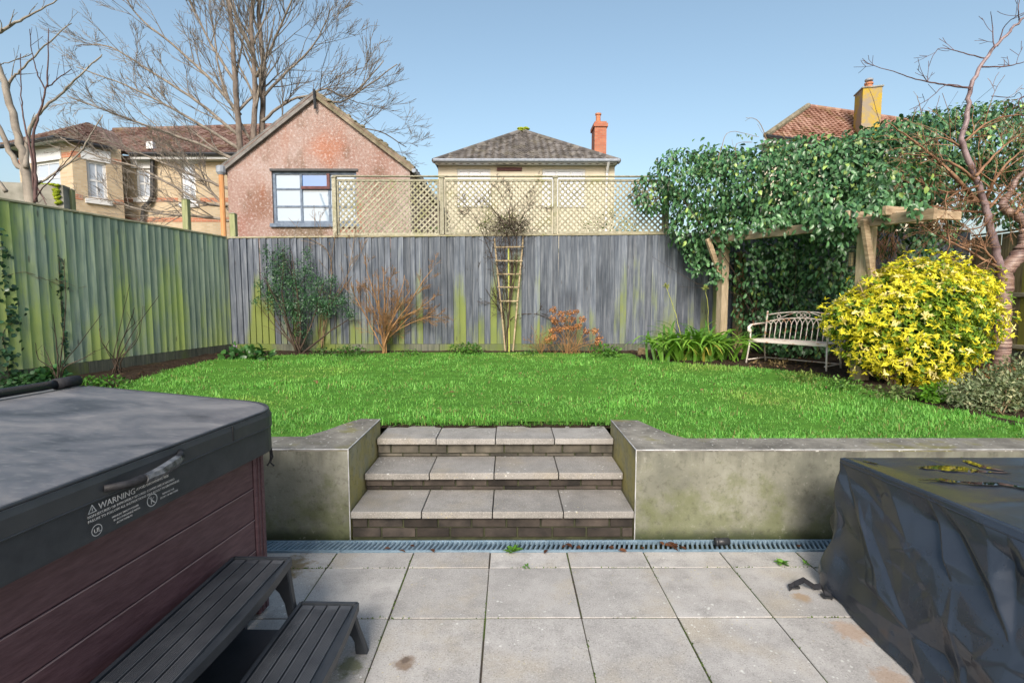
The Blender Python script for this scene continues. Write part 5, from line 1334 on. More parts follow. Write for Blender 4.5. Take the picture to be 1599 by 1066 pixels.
# ivy on the left fence
def left_fence_pt(px, py, off=.03):
    A, Bv = Vector((-6.05, 2.9, 0)), Vector((-5.02, FY - .03, 0)); d = (Bv - A).normalized(); n = Vector((d.y, -d.x, 0)); A = A + n*off
    r = ray(px, py); den = r.x*d.y - r.y*d.x; t = (A.x*d.y - A.y*d.x)/den
    return Vector((r.x*t, r.y*t, CH + r.z*t))
for pth, n, sp2, lb2 in (([(-12,345),(2,390),(6,440),(10,480),(22,500),(5,520),(10,555),(14,585),(30,590),(38,600)], 300, .07, 'dark ivy climbing the left fence at the photograph edge'), ([(93,400),(94,440),(97,480),(98,520),(101,550),(96,585)], 110, .022, 'thin strand of ivy climbing the left fence behind bare stems')):
    pts = [left_fence_pt(x, y) for x, y in pth]; b = pts[-1].copy()
    iv = thing('ivy', lb2, 'climber', (b.x, b.y, .5))
    l = []; along(l, [Vector((b.x, b.y, .52))] + pts[::-1], .006, .003, 0, 0, 1); tubes('stem', iv, l, M['twig_dark'], 5)
    hang(iv, pts, n, .055, .05, (.012,.04,.022), (.035,.09,.04), sp2, 'leaf_glossy', OVATE, (1, -.3, .2), .6, 'foliage')
# thin wires of bare ivy stems
l = []; along(l, [left_fence_pt(12, 430), left_fence_pt(40, 425), left_fence_pt(80, 440), left_fence_pt(115, 455)], .004, .002, 1, 8, .35, .5, -.05, .12, (0, 2), .5, .0018); tubes('tendrils', bpy.data.objects['ivy'], l, M['twig_tan'], 3)

# agapanthus: each strap leaf is its own piece
ab = PZ(1090, 566, .53); AD = ab.y
ag = thing('agapanthus', 'clump of arching green strap leaves at the pergola post foot', 'plant', (ab.x, ab.y + .2, .53))
strap_meshes = []
for q in range(8):
    Lf = random.uniform(.7, .98); wd = random.uniform(.02, .031); n = 9; bend = random.uniform(1.5, 2.7)
    pts = []; a = random.uniform(1.1, 1.5); x = z = 0.0
    V = []; F = []
    for i in range(n):
        f = i/(n-1); ww = wd*(1 - f**3)*(.7 + .3*min(1, f*5)) + .001
        V += [(x, -ww, z + .004), (x, 0, z), (x, ww, z + .004)]
        a2 = a - bend*f**1.4; x += math.cos(a2)*Lf/(n-1); z += math.sin(a2)*Lf/(n-1)
    for i in range(n-1):
        for j in range(2): F.append((i*3+j, i*3+j+1, i*3+j+4, i*3+j+3))
    me = bpy.data.meshes.new('strap_leaf'); me.from_pydata(V, [], F)
    for p in me.polygons: p.use_smooth = True
    cc = [(.10,.25,.03), (.13,.30,.035), (.16,.34,.04), (.08,.20,.03), (.21,.38,.05), (.12,.27,.035), (.42,.38,.07), (.15,.32,.04)][q]
    c4 = np.ones((len(V), 4), dtype=np.float32); c4[:, :3] = cc
    at = me.color_attributes.new('Col', 'FLOAT_COLOR', 'POINT'); at.data.foreach_set('color', c4.ravel())
    me.materials.append(M['leaf_soft']); strap_meshes.append(me)
for i in range(250):
    q = random.randrange(8) if random.random() < .8 else random.choice((1, 2, 4))
    if q == 6 and random.random() < .6: q = 2
    a = random.uniform(0, 2*math.pi); s = random.uniform(.75, 1.08)
    o = inst('strap_leaf', strap_meshes[q], ag, (random.gauss(.05, .27), random.gauss(0, .12), -.02), (random.gauss(0, .15), 0, a), (s, s, s*random.uniform(.85, 1.1)))
for (tx, ty), (bx, by) in (((1040, 447), (1062, 520)), ((1101, 450), (1106, 510))):
    pts = [PD(bx + 8, by + 40, AD + .2), PD(bx, by, AD + .25), PD((bx + tx)/2 + 2, (by + ty)/2, AD + .25), PD(tx, ty, AD + .25)]
    l = []; along(l, pts, .006, .0045, 0, 0, 1); sk = tubes('seed_stalk', ag, l, M['fan_green'], 6)
    P = np.array([tuple(pts[-1])]*34); U = rdir(34) + np.array([0, 0, .25])
    leaves('seed_head', ag, P, U, rdir(34), np.full(34, .065), np.full(34, .014), mixcol(34, (.22,.27,.06), (.38,.40,.12)), M['leaf_soft'], DIAM, None)

# hydrangea with dried heads
hy = PZ(893, 553, .54); HD = hy.y
hyd = thing('dried_hydrangea', 'hydrangea with brown dried flower heads in front of the grey fence', 'shrub', tuple(hy))
heads = [(864,484),(876,490),(889,489),(899,487),(909,499),(864,497),(867,503),(880,499),(883,511),(893,512),(864,527),(929,517),(935,528),(915,517),(934,535),(855,530),(863,516),(893,499),(903,509),(873,515)]
l = []
for hx, hyy in heads:
    dq = HD + random.uniform(-.15, .15); c = PD(hx, hyy, dq); n = 70
    d = rdir(n); P = np.array(tuple(c)) + d*.055*RNG.uniform(.6, 1.0, n)[:, None]*np.array([1.1, 1.1, .85])
    leaves('flower_head', hyd, P, rdir(n)*.8 + d*.3, d, np.full(n, .034)*RNG.uniform(.8, 1.2, n), np.full(n, .028), mixcol(n, (.24,.10,.035), (.50,.25,.11), None, 0, .2), M['dry'], DIAM, None)
    b = hy + Vector((random.gauss(0, .12), random.uniform(0, .15), 0))
    along(l, [b + Vector((0, 0, -.05)), b.lerp(c, .45) + Vector((random.gauss(0, .04), 0, .03)), c], .006, .004, 0, 2, .22, .6)
for i in range(34):
    grow(l, hy + Vector((random.gauss(0, .25), random.uniform(0, .25), -.03)), Vector((random.gauss(0, .5), random.gauss(0, .2), 1)), random.uniform(.2, .42), .004, 1, kids=(1, 3), rmin=.002)
tubes('stems', hyd, l, M['twig_orange'], 4)
# red-brown cut stems left of the hydrangea
bare_shrub('stubby_shrub', 'low reddish cut-back twigs between the fan trellis and the hydrangea', (845, 553, .54), [[(835,540),(825,528)], [(842,535),(850,512)], [(846,540),(848,508)], [(850,540),(858,520)], [(838,545),(818,540)], [(848,545),(870,538)], [(840,540),(836,515)]], M['twig_orange'], .007, 1, .2, (2, 4), 5, .6)
# stump
sb = PZ(1003, 556, .53); stp = thing('tree_stump', 'small pale sawn stump beside the strap-leaved clump', 'stump', tuple(sb))
MB().lathe([(.085, -.05), (.08, .05), (.075, .13), (.066, .14)], tuple(sb), 12).build('stump_bark', M['stump'], stp)
MB().lathe([(.062, 0), (.062, .004)], (sb.x, sb.y, sb.z + .1405), 12).build('sawn_top', M['fan_wood'], stp)
# shrubs beyond the lattice
def far_shrub(px, d, rx, zc, rz, n, ca, cb2, label):
    p = PD(px, 330, d); b = Vector((p.x, p.y, .4)); bl = [(p.x, p.y, zc, rx, rx*.7, rz), (p.x + rx*.6, p.y, zc - rz*.4, rx*.7, rx*.6, rz*.8), (p.x - rx*.6, p.y + .2, zc - rz*.3, rx*.7, rx*.6, rz*.8)]
    leafy('garden_shrub', label, 'shrub', b, bl, n, .09, .05, ca, cb2, None, 0, 'leaf_soft', DIAM, .2, .7, stems_to(b, bl, 8, .03))
far_shrub(785, 10.4, .62, 2.65, .55, 2600, (.05,.11,.02), (.17,.25,.05), 'green shrub showing through the middle lattice panel')
far_shrub(955, 11.0, .75, 2.55, .75, 2600, (.04,.09,.02), (.13,.19,.05), 'dark green shrub showing through the lattice panel by the climber')
far_shrub(665, 10.9, .65, 2.4, .6, 2200, (.05,.10,.025), (.16,.22,.06), 'green shrub showing through the lattice panel by the pink gable')

# ================================================================== THINGS IN THE GARDEN
# ---- fan trellis
FDY = FY - .09
ft = thing('fan_trellis', 'fan-shaped wooden trellis leaning on the middle of the back fence', 'trellis', tuple(PD(795, 540, FDY).xy) + (.55,))
for a, b, mt in (((772, 372), (789, 548), 'fan_wood'), ((817, 370), (801, 548), 'fan_wood'), ((794, 385), (795, 549), 'fan_green')):
    MB().bar(PD(*a, FDY), PD(*b, FDY), .027, .022, (0, -1, 0)).build('stake', M[mt], ft, bevel=.002)
for y, xa_, xb_ in ((386, 772, 818), (407, 773, 816), (428, 775, 814), (448, 777, 811), (470, 780, 809)):
    MB().bar(PD(xa_, y, FDY - .026), PD(xb_, y + random.uniform(-1, 1), FDY - .026), .024, .02, (0, -1, 0)).build('cross_bar', M['fan_wood'], ft, bevel=.002)

# ---- pergola
pp2 = PZ(1341, 598, .485); pp1 = PD(1131, 372, 8.35)
pg = thing('pergola', 'rustic wooden pergola of posts and beam half buried in the climber', 'pergola', (pp1.x, pp1.y, .5))
P1 = Vector((pp1.x, pp1.y, 0)); P2 = Vector((pp2.x, pp2.y, 0)); u = (P2 - P1).normalized(); v = Vector((u.y, -u.x, 0))   # v: outwards to the lawn side
if v.y > 0: v = -v
def rot_box(c, hx, hy, z0, z1):
    vs = []
    for z in (z0, z1):
        for a, b in ((-hx, -hy), (hx, -hy), (hx, hy), (-hx, hy)):
            q = c + u*a + v*b; vs.append((q.x, q.y, z))
    return MB().add(vs, [(0,3,2,1),(4,5,6,7),(0,1,5,4),(1,2,6,5),(2,3,7,6),(3,0,4,7)])
zt1 = PD(1131, 372, 8.35).z; zt2 = PD(1345, 350, P2.y).z
rot_box(P1, .065, .065, .42, zt1).build('post', M['post_wood'], pg, bevel=.008)
rot_box(P2, .072, .072, .42, zt2 + .03).build('post', M['post_wood'], pg, bevel=.008)
tE = 1.33; Ln = (P2 - P1).length
e0_ = P1 - u*.12 + v*.09; e1_ = P1 + u*(Ln*tE) + v*.09
z0_ = PD(1131, 374, e0_.y).z; z1_ = PD(1452, 334, e1_.y).z
zq = lambda t: z0_ + (z1_ - z0_)*t/tE
MB().bar((e0_.x, e0_.y, z0_), (e1_.x, e1_.y, z1_), .05, .12).build('beam', M['beam_wood'], pg, bevel=.006)
for t, ow in ((.0, .22), (.97, .24), (1.14, .20)):
    q = P1 + u*(Ln*t) ; z = zq(t) + .085
    a = q + v*ow; b = q - v*1.0
    MB().bar((a.x, a.y, z), (b.x, b.y, z), .05, .10).build('rafter', M['beam_wood'], pg, bevel=.006)
MB().bar(tuple(P2 + v*.02 + u*.11 + Vector((0, 0, zt2 - .62))), tuple(P2 + v*.2 + u*.11 + Vector((0, 0, zt2 + .03))), .05, .08).build('brace', M['beam_wood'], pg, bevel=.004)
MB().bar(tuple(P1 + v*.05 + Vector((0, 0, zt1 - .6))), tuple(P1 + v*.32 + Vector((0, 0, zt1 - .02))), .05, .08).build('brace', M['beam_wood'], pg, bevel=.004)
pq = PD(1158, 400, 8.9)
# rough spare post behind
sp3 = thing('rough_post', 'rough dark timber post beside the left pergola post', 'post', (pq.x, 8.95, .5))
MB().box((pq.x - .07, 8.88, .48), (pq.x + .07, 9.02, 2.3)).build('shaft', M['stump'], sp3, bevel=.01)

# ---- bird feeder
fc = PD(1330, 402, 6.2)
bf = thing('bird_feeder', 'small wire cage bird feeder hanging by the pergola post', 'bird feeder', tuple(fc))
m = MB()
for k in range(8):
    a = k*math.pi/4; m.tube([(fc.x + .045*math.cos(a), fc.y + .045*math.sin(a), fc.z - .11), (fc.x + .045*math.cos(a), fc.y + .045*math.sin(a), fc.z + .11)], .0022, 4)
for z in np.linspace(-.11, .11, 7): m.tube([(fc.x + .045*math.cos(a), fc.y + .045*math.sin(a), fc.z + z) for a in np.linspace(0, 2*math.pi, 13)], .0022, 4)
m.build('cage', M['wire'], bf)
MB().lathe([(.055, 0), (.05, .015), (.012, .03)], (fc.x, fc.y, fc.z + .112), 12).build('lid', M['wire'], bf)
MB().lathe([(.03, 0), (.034, .08), (.03, .16)], (fc.x, fc.y, fc.z - .1), 10).build('feed', M['seed'], bf)
MB().tube([(fc.x, fc.y, fc.z + .14), (fc.x + .01, fc.y + .01, fc.z + .45)], .002, 4).build('hanger', M['wire'], bf)

# ---- bench
F1 = PZ(1170, 571, .50); F2 = PZ(1289, 584, .50)
bd = Vector((F2.x - F1.x, F2.y - F1.y, 0)); BL = bd.length; brz = math.atan2(bd.y, bd.x)
bn = thing('garden_bench', 'small cream metal garden bench with rust spots under the pergola', 'bench', (F1.x, F1.y, .50), brz)
# local: x along the front, y backwards, z up
SH, BH, DP = .39, .80, .40
def lb_(name, m, **k): return m.build(name, M['bench'], bn, local=True, smooth=k.get('smooth', False), bevel=k.get('bevel', 0))
m = MB(); m.box((-.01, -.02, SH), (BL + .01, DP - .03, SH + .012)); m.box((-.012, -.032, SH - .028), (BL + .012, -.021, SH + .012)); lb_('seat', m, bevel=.003)
for x in (0.0, BL):
    lb_('leg', MB().tube([(x + (-.03 if x == 0 else .03), -.05, 0), (x, 0, SH - .001)], .012, 8), smooth=True)
    lb_('leg', MB().tube([(x, DP + .06, 0), (x, DP, SH*.8), (x, DP, SH)], .013, 8), smooth=True)
    lb_('back_post', MB().tube([(x, DP, SH), (x, DP + .06, BH - .03), (x, DP + .062, BH + .01)], .013, 8), smooth=True)
    # scrolled arm
    pts = [(x, DP + .02, SH + .24), (x, .12, SH + .23), (x, .01, SH + .22), (x, -.05, SH + .185), (x, -.055, SH + .14), (x, -.02, SH + .115), (x, .005, SH + .14), (x, -.015, SH + .165)]
    lb_('arm', MB().tube(pts, [.012, .013, .016, .022, .022, .018, .014, .01], 8), smooth=True)
    lb_('arm_support', MB().tube([(x, .0, SH), (x, .0, SH + .13)], .011, 8), smooth=True)
    lb_('side_stretcher', MB().tube([(x, -.035, .10), (x, DP + .045, .10)], .009, 6), smooth=True)
lb_('rear_stretcher', MB().tube([(0, DP + .045, .10), (BL, DP + .045, .10)], .009, 6), smooth=True)
def arch(x, z0, h): return z0 + h*(1 - ((x - BL/2)/(BL/2))**2)
by = lambda z: DP + .06*(z - SH)/(BH - SH)
for z0, h in ((BH - .05, .055), (BH - .155, .07)):
    lb_('top_rail', MB().tube([(x, by(arch(x, z0, h)), arch(x, z0, h)) for x in np.linspace(0, BL, 15)], .010, 7), smooth=True)
NB = 13; sxs = np.linspace(0, BL, NB + 2)
zr = lambda x: arch(x, BH - .155, .07)
for i in range(1, NB + 1):
    x = sxs[i]; zs = SH + .012 + .19
    lb_('spindle', MB().tube([(x, DP - .01, SH + .01), (x, by(zs), zs)], .006, 6), smooth=True)
    for sg in (-1, 1):
        j = i + sg
        if 0 <= j <= NB + 1:
            x2 = sxs[j]; z2 = zr(x2); pts = []
            for t in np.linspace(0, 1, 7): pts.append((x + (x2 - x)*(1 - math.cos(t*math.pi/2)), by(zs), zs + (z2 - zs)*math.sin(t*math.pi/2)))
            pts = [(a, by(c), c) for a, b, c in pts]
            lb_('arch_bar', MB().tube(pts, .0055, 6), smooth=True)
for cx, r in ((BL*.17, .026), (BL*.44, .03), (BL*.56, .03), (BL*.83, .026), (BL*.5, .022)):
    zc = arch(cx, BH - .105, .064)
    lb_('scroll', MB().tube([(cx + r*math.cos(a), by(zc), zc + r*math.sin(a)) for a in np.linspace(0, 2*math.pi, 15)], .0055, 5), smooth=True)
lb_('scroll', MB().tube([(BL*.2, by(.7), arch(BL*.2, BH - .13, .07)), (BL*.3, by(.7), arch(BL*.3, BH - .09, .06)), (BL*.4, by(.7), arch(BL*.4, BH - .06, .055))], .0055, 5))
lb_('scroll', MB().tube([(BL*.8, by(.7), arch(BL*.8, BH - .13, .07)), (BL*.7, by(.7), arch(BL*.7, BH - .09, .06)), (BL*.6, by(.7), arch(BL*.6, BH - .06, .055))], .0055, 5))

# ---- hot tub
TBR = -R(6.5)
tub = thing('hot_tub', 'hot tub with maroon plank sides and grey padded cover, left foreground', 'hot tub', (-1.165, 2.36, 0), TBR)
TL = 2.05
def tb(name, m, mat, par=None, **k): return m.build(name, M[mat] if isinstance(mat, str) else mat, par or tub, local=True, **k)
tb('inner_shell', MB().box((-TL + .03, -TL + .03, .0), (-.03, -.03, .80)), 'black_plastic')
for k in range(5):
    z0 = .035 + k*.147; z1 = z0 + .144
    for s in range(4):
        if s == 0: a, b = (-.022, -TL + .075, z0), (.0, -.075, z1)
        elif s == 1: a, b = (-TL + .075, -.022, z0), (-.075, .0, z1)
        elif s == 2: a, b = (-TL, -TL + .075, z0), (-TL + .022, -.075, z1)
        else: a, b = (-TL + .075, -TL, z0), (-.075, -TL + .022, z1)
        pk_ = tb('plank', MB().box(a, b), 'plank', bevel=.004)
        if s == 0: tb('pale_edge', MB().box((-.003, a[1], z1 - .0035), (.0008, b[1], z1 - .0005)), 'plank_edge', pk_)  # thin paler strip along the upper edge of each right-hand plank
for cx, cy in ((0, 0), (-TL, 0), (0, -TL), (-TL, -TL)):
    sx = 1 if cx == 0 else -1; sy = 1 if cy == 0 else -1
    m = MB()
    for a0, a1, e in ((0, .07, .006), ):
        x0_, x1_ = sorted((cx + sx*.006, cx - sx*.07)); y0_, y1_ = sorted((cy + sy*.006, cy - sy*.07))
        m.box((x0_, y0_, 0.01), (x1_, y1_, .80))
    po = tb('corner_post', m, 'plank', bevel=.006)
    if cx == 0 and cy == 0:
        for off in (.022, .046): tb('bead', MB().box((.006, -off - .004, .02), (.010, -off + .004, .79)), 'plank', po)
# cover halves
def rr_outline(x0, x1, y0, y1, r, right):
    """outline ccw, corners rounded on the right (or left) side only"""
    pts = []
    def arc(cx, cy, a0, a1):
        for a in np.linspace(a0, a1, 9): pts.append((cx + r*math.cos(a), cy + r*math.sin(a)))
    if right:
        pts.append((x0, y0)); arc(x1 - r, y0 + r, -math.pi/2, 0); arc(x1 - r, y1 - r, 0, math.pi/2); pts.append((x0, y1))
    else:
        pts.append((x1, y1)); arc(x0 + r, y1 - r, math.pi/2, math.pi); arc(x0 + r, y0 + r, math.pi, 1.5*math.pi); pts.append((x1, y0))
    return pts
ZE_, ZF_, XF = .985, 1.055, -.95
def half(right):
    x0, x1 = (XF, .085) if right else (-TL - .085, XF - .012)
    ol = rr_outline(x0, x1, -TL - .085, .075, .17, right)
    def zt_(x): return ZF_ + (ZE_ - ZF_)*abs(x - XF)/1.03
    cx, cy = (x0 + x1)/2, -TL/2
    def ring(ins, zf): 
        o = []
        for x, y in ol:
            d = Vector((x - cx, y - cy)); s_ = Vector((x, y)) - Vector((math.copysign(min(abs(d.x), ins), d.x), math.copysign(min(abs(d.y), ins), d.y)))
            if abs(x - (x0 if right else x1)) < 1e-6: s_.x = x
            o.append((s_.x, s_.y, zf(s_.x)))
        return o
    rings = [ring(.06, lambda x: zt_(x) + .0), ring(.022, lambda x: zt_(x) - .003), ring(.006, lambda x: zt_(x) - .012), ring(.0, lambda x: zt_(x) - .03), ring(.0, lambda x: ZE_ - .075), ring(.007, lambda x: ZE_ - .08)]
    n = len(ol); m = MB(); vs = [p for rg in rings for p in rg]; fs = []
    for i in range(len(rings) - 1):
        for k in range(n): fs.append((i*n + k, i*n + (k+1) % n, (i+1)*n + (k+1) % n, (i+1)*n + k))
    fs.append(tuple((len(rings)-1)*n + k for k in range(n-1, -1, -1)))
    m.add(vs, fs)
    # domed top with a shallow hollow where rain collects
    gx, gy = 26, 40; base = [(p[0], p[1]) for p in rings[0]]
    xa_, xb_ = min(p[0] for p in base), max(p[0] for p in base); ya_, yb2 = min(p[1] for p in base), max(p[1] for p in base)
    m.f.append(tuple(range(n)))
    co = tb('cover_half', m, 'vinyl', smooth=False)
    # skirt
    m = MB(); r1 = ring(.001, lambda x: ZE_ - .076); r2 = ring(-.004, lambda x: ZE_ - .084); r3 = ring(-.003, lambda x: ZE_ - .183); r4 = ring(.004, lambda x: ZE_ - .192); vs = r1 + r2 + r3 + r4; fs = []
    for i in range(3):
        for k in range(n): fs.append((i*n + k, i*n + (k+1) % n, (i+1)*n + (k+1) % n, (i+1)*n + k))
    m.add(vs, fs); sk = tb('skirt', m, 'vinyl_side', co, smooth=False)
    m = MB(); m.tube([p for p in ring(.010, lambda x: zt_(x) - .006)], .0055, 6, False); tb('piping', m, 'vinyl_side', co, smooth=True)
    m = MB(); m.tube([p for p in ring(-.002, lambda x: ZE_ - .079)], .004, 6, False); tb('seam', m, 'vinyl_side', co, smooth=True)
    return co
cvr = half(True); cvl = half(False)
# strap handle on the right-hand side
hy0, hy1 = -.90, -.60
pts = [(.085, hy0, .932), (.112, hy0 + .05, .927), (.132, (hy0 + hy1)/2, .932), (.118, hy1 - .04, .949), (.086, hy1, .953)]
tb('handle', MB().tube(pts, [.010, .013, .016, .014, .010], 8), 'strap', cvr, smooth=True)
m = MB(); m.tube([(.128, -.80, .929), (.133, -.75, .932), (.125, -.67, .941), (.114, -.635, .948)], [.014, .0185, .0185, .012], 7); tb('plastic_wrap', m, 'clear_wrap', cvr)
for y in (-.32, -1.35): tb('seam_stitch', MB().box((.0845, y - .003, ZE_ - .072), (.0875, y + .003, ZE_ - .012)), 'strap', cvr)
tb('tie_strap', MB().tube([(.045, .0, .80), (.05, .005, .745), (.04, .0, .72), (.052, .01, .70)], .004, 5), 'strap', cvr)
tb('tie_strap', MB().tube([(.06, -.03, .80), (.062, -.03, .75), (.055, -.03, .73), (.045, -.035, .715)], .004, 5), 'strap', cvr)
# warning print on the skirt
def text(body, y, z, size, name='lettering'):
    cu = bpy.data.curves.new(name, 'FONT'); cu.body = body; cu.size = size; cu.extrude = .0003; cu.resolution_u = 2
    ob = bpy.data.objects.new('tmp_text', cu); COL.objects.link(ob)
    bpy.context.view_layer.update()
    me = bpy.data.meshes.new_from_object(ob.evaluated_get(bpy.context.evaluated_depsgraph_get()))
    bpy.data.objects.remove(ob); bpy.data.curves.remove(cu)
    me.name = name; me.materials.clear(); me.materials.append(M['print'])
    o = inst(name, me, cvr, (.0905, y, z), (math.pi/2, 0, math.pi/2)); return o
# text runs along +y (away from the camera) with +z up, facing +x
y0 = -.96; zt_ = ZE_ - .105
text('WARNING', y0 + .035, zt_, .026)
for s, yy, zz_ , sz in (('AVOID DROWNING RISK', y0 + .165, zt_ + .006, .0115), ('NON-SECURED OR IMPROPERLY SECURED COVERS ARE A HAZARD', y0, zt_ - .014, .0105), ('FAILURE TO FOLLOW ALL INSTRUCTIONS MAY RESULT IN DROWNING', y0, zt_ - .027, .0105), ('MANUAL SAFETY COVER', y0 + .075, zt_ - .044, .0085), ('IN ACCORDANCE WITH', y0 + .08, zt_ - .055, .0085), ('ASTM F1346-91', y0 + .09, zt_ - .066, .0085), ('REMOVE FOR', y0 + .265, zt_ - .046, .0085), ('ENTRY OF BATHERS', y0 + .255, zt_ - .057, .0085)):
    text(s, yy, zz_, sz)
def ringmark(y, z, r, w=.0022):
    m = MB(); n = 28
    vs = []; fs = []
    for k in range(n):
        a = 2*math.pi*k/n
        for rr2 in (r, r - w): vs.append((.0908, y + rr2*math.cos(a), z + rr2*math.sin(a)))
    for k in range(n): fs.append((2*k, 2*((k+1) % n), 2*((k+1) % n) + 1, 2*k + 1))
    return m.add(vs, fs)
m = ringmark(y0 + .025, zt_ - .056, .017); tb('emblem', m, 'print', cvr); text('UL', y0 + .0155, zt_ - .063, .019)
m = ringmark(y0 + .222, zt_ - .046, .021, .003); 
for a, b in ((( -.012, .012), (.012, -.013)), ((-.004, .012), (-.004, -.012)), ((-.004, 0), (.008, .008)), ((-.004, 0), (.008, -.011))):
    m.add([(.0908, y0 + .222 + a[0] - .0014, zt_ - .046 + a[1]), (.0908, y0 + .222 + a[0] + .0014, zt_ - .046 + a[1]), (.0908, y0 + .222 + b[0] + .0014, zt_ - .046 + b[1]), (.0908, y0 + .222 + b[0] - .0014, zt_ - .046 + b[1])], [(0, 1, 2, 3)])
tb('emblem', m, 'print', cvr)
m = MB(); cy_, cz_ = y0 + .015, zt_ + .007
def tri(r): return [(cy_ + r*math.sin(a), cz_ + r*math.cos(a)) for a in (0, 2*math.pi/3, 4*math.pi/3)]
o_, i_ = tri(.0165), tri(.0115); m.add([(.0908, *p) for p in o_ + i_], [(0, 1, 4, 3), (1, 2, 5, 4), (2, 0, 3, 5)]); m.add([(.0908, cy_ - .0012, cz_ + .006), (.0908, cy_ + .0012, cz_ + .006), (.0908, cy_ + .0012, cz_ - .003), (.0908, cy_ - .0012, cz_ - .003)], [(0, 1, 2, 3)])
tb('emblem', m, 'print', cvr)
# cover lifter bar lying along the fold
q0 = Vector((XF - .03, .03, 1.082)); q1 = Vector((XF - .03, -TL - .05, 1.082))
lf = thing('cover_lifter', 'black tubular cover lifter bar lying along the fold of the tub cover', 'bar', tuple(FR[tub.name] @ Vector((XF - .03, -TL/2, 1.04))), TBR)
Q = lambda p: FR[tub.name] @ Vector(p)
MB().tube([Q(q0), Q(q1)], .021, 10).build('tube', M['metal_bar'], lf, smooth=True)
MB().tube([Q((XF - .03, -.07, 1.082)), Q((XF - .03, .045, 1.082))], .027, 12).build('grip', M['strap'], lf, smooth=True)
MB().tube([Q((XF - .09, -.10, 1.072)), Q((XF - .35, -.22, 1.055)), Q((XF - .75, -.5, 1.03))], .011, 8).build('strut', M['metal_bar'], lf, smooth=True)

# ---- plastic step beside the tub
sp4 = thing('spa_step', 'black plastic two-tread step against the side of the hot tub', 'step', (-.93, 1.72, 0), -R(1.5))
def sb_(name, m, mat='step_plastic', par=None, **k): return m.build(name, M[mat], par or sp4, local=True, **k)
def tread(x0, x1, y0, y1, zt, bow):
    # deck with a bowed outer edge
    n = 12; ol = []
    for i in range(n + 1):
        f = i/n; ol.append((x1 + bow*(math.sin(math.pi*f)), y0 + (y1 - y0)*f))
    top = [(x0, y0)] + ol + [(x0, y1)]
    m = MB().prism([(x, y, zt - .012) for x, y in top], (0, 0, .030)); dk = sb_('tread', m, bevel=.006, seg=2)
    # rim
    m = MB()
    for a, b in zip(top, top[1:] + top[:1]):
        m.bar((a[0], a[1], zt - .018), (b[0], b[1], zt - .018), .014, .034)
    sb_('rim', m, par=dk)
    # four boards of fine ribs, grooves between
    wd = (x1 - x0 - .024)/4
    for k in range(4):
        xa_ = x0 + .012 + wd*k
        m = MB(); m.box((xa_ + .004, y0 + .02, zt - .013), (xa_ + wd - .004, y1 - .02, zt - .003))
        for q in range(7):
            xx = xa_ + .008 + (wd - .016)*(q + .5)/7
            m.box((xx - .0017, y0 + .05, zt - .004), (xx + .0017, y1 - .05, zt))
        sb_('tread_board', m, 'step_rib', dk)
def endpanel(x0, x1, y, zt, flare, th=.03):
    """arched end panel"""
    n = 10; outer = [(x0, 0), (x0, zt), (x1, zt), (x1 + flare*.35, zt*.62), (x1 + flare*.8, zt*.22), (x1 + flare, 0)]
    inner = []
    xi0, xi1 = x0 + .045, x1 + flare - .05
    for i in range(n + 1):
        a = math.pi*i/n; inner.append(((xi0 + xi1)/2 + (xi1 - xi0)/2*math.cos(a)*(1.0), max(0, (zt - .07)*math.sin(a)**.6)))
    poly = outer + inner
    m = MB().prism([(x, y + th/2, z) for x, z in poly][::-1], (0, th, 0)); sb_('end_panel', m, bevel=.004)
tread(-.245, -.005, -.40, .36, .40, .022)
tread(.035, .275, -.40, .36, .205, .022)
for y in (.335, -.375):
    endpanel(-.24, .0, y, .37, .05); endpanel(.06, .27, y, .175, .055)
sb_('back_panel', MB().box((-.245, -.36, .02), (-.225, .32, .368)), bevel=.003)
sb_('shelf', MB().box((-.2, -.35, .10), (.02, .31, .115)), bevel=.003)

# ---- black tarpaulin over furniture
fcv = thing('furniture_cover', 'black tarpaulin cover with puddles draped over patio furniture, right foreground', 'cover', (2.6, 1.9, 0))
TZ = .66
ca_ = PZ(1312, 713, TZ); cbx = PZ(1599, 830, TZ)
X0, X1, Y1 = ca_.x, ca_.x + 2.0, ca_.y
Y0 = Y1 - 1.75; SLX = (cbx.x - ca_.x)/(cbx.y - ca_.y)
bb = PZ(1293, 920, 0); bb2 = PZ(1428, 1066, 0)
corners_t = [Vector((X0, Y1, TZ)), Vector((X0 + SLX*(Y0 - Y1), Y0, TZ)), Vector((X1, Y0, TZ)), Vector((X1, Y1, TZ))]
sl2 = (bb2.x - bb.x)/(bb2.y - bb.y)
corners_b = [Vector((bb.x, bb.y + .05, .012)), Vector((bb.x + sl2*(Y0 - bb.y) , Y0 - .06, .012)), Vector((X1 + .08, Y0 - .06, .012)), Vector((X1 + .08, bb.y + .05, .012))]
NS, NT_ = 460, 120
seglen = [(corners_t[(i+1) % 4] - corners_t[i]).length for i in range(4)]; tot = sum(seglen)
S_arr = np.concatenate([np.linspace(0, seglen[0], 301)[:-1], np.linspace(seglen[0], tot, 161)[:-1]]); T_arr = np.linspace(0, 1, NT_)
ptsT = []; ptsB = []; nrm_ = []
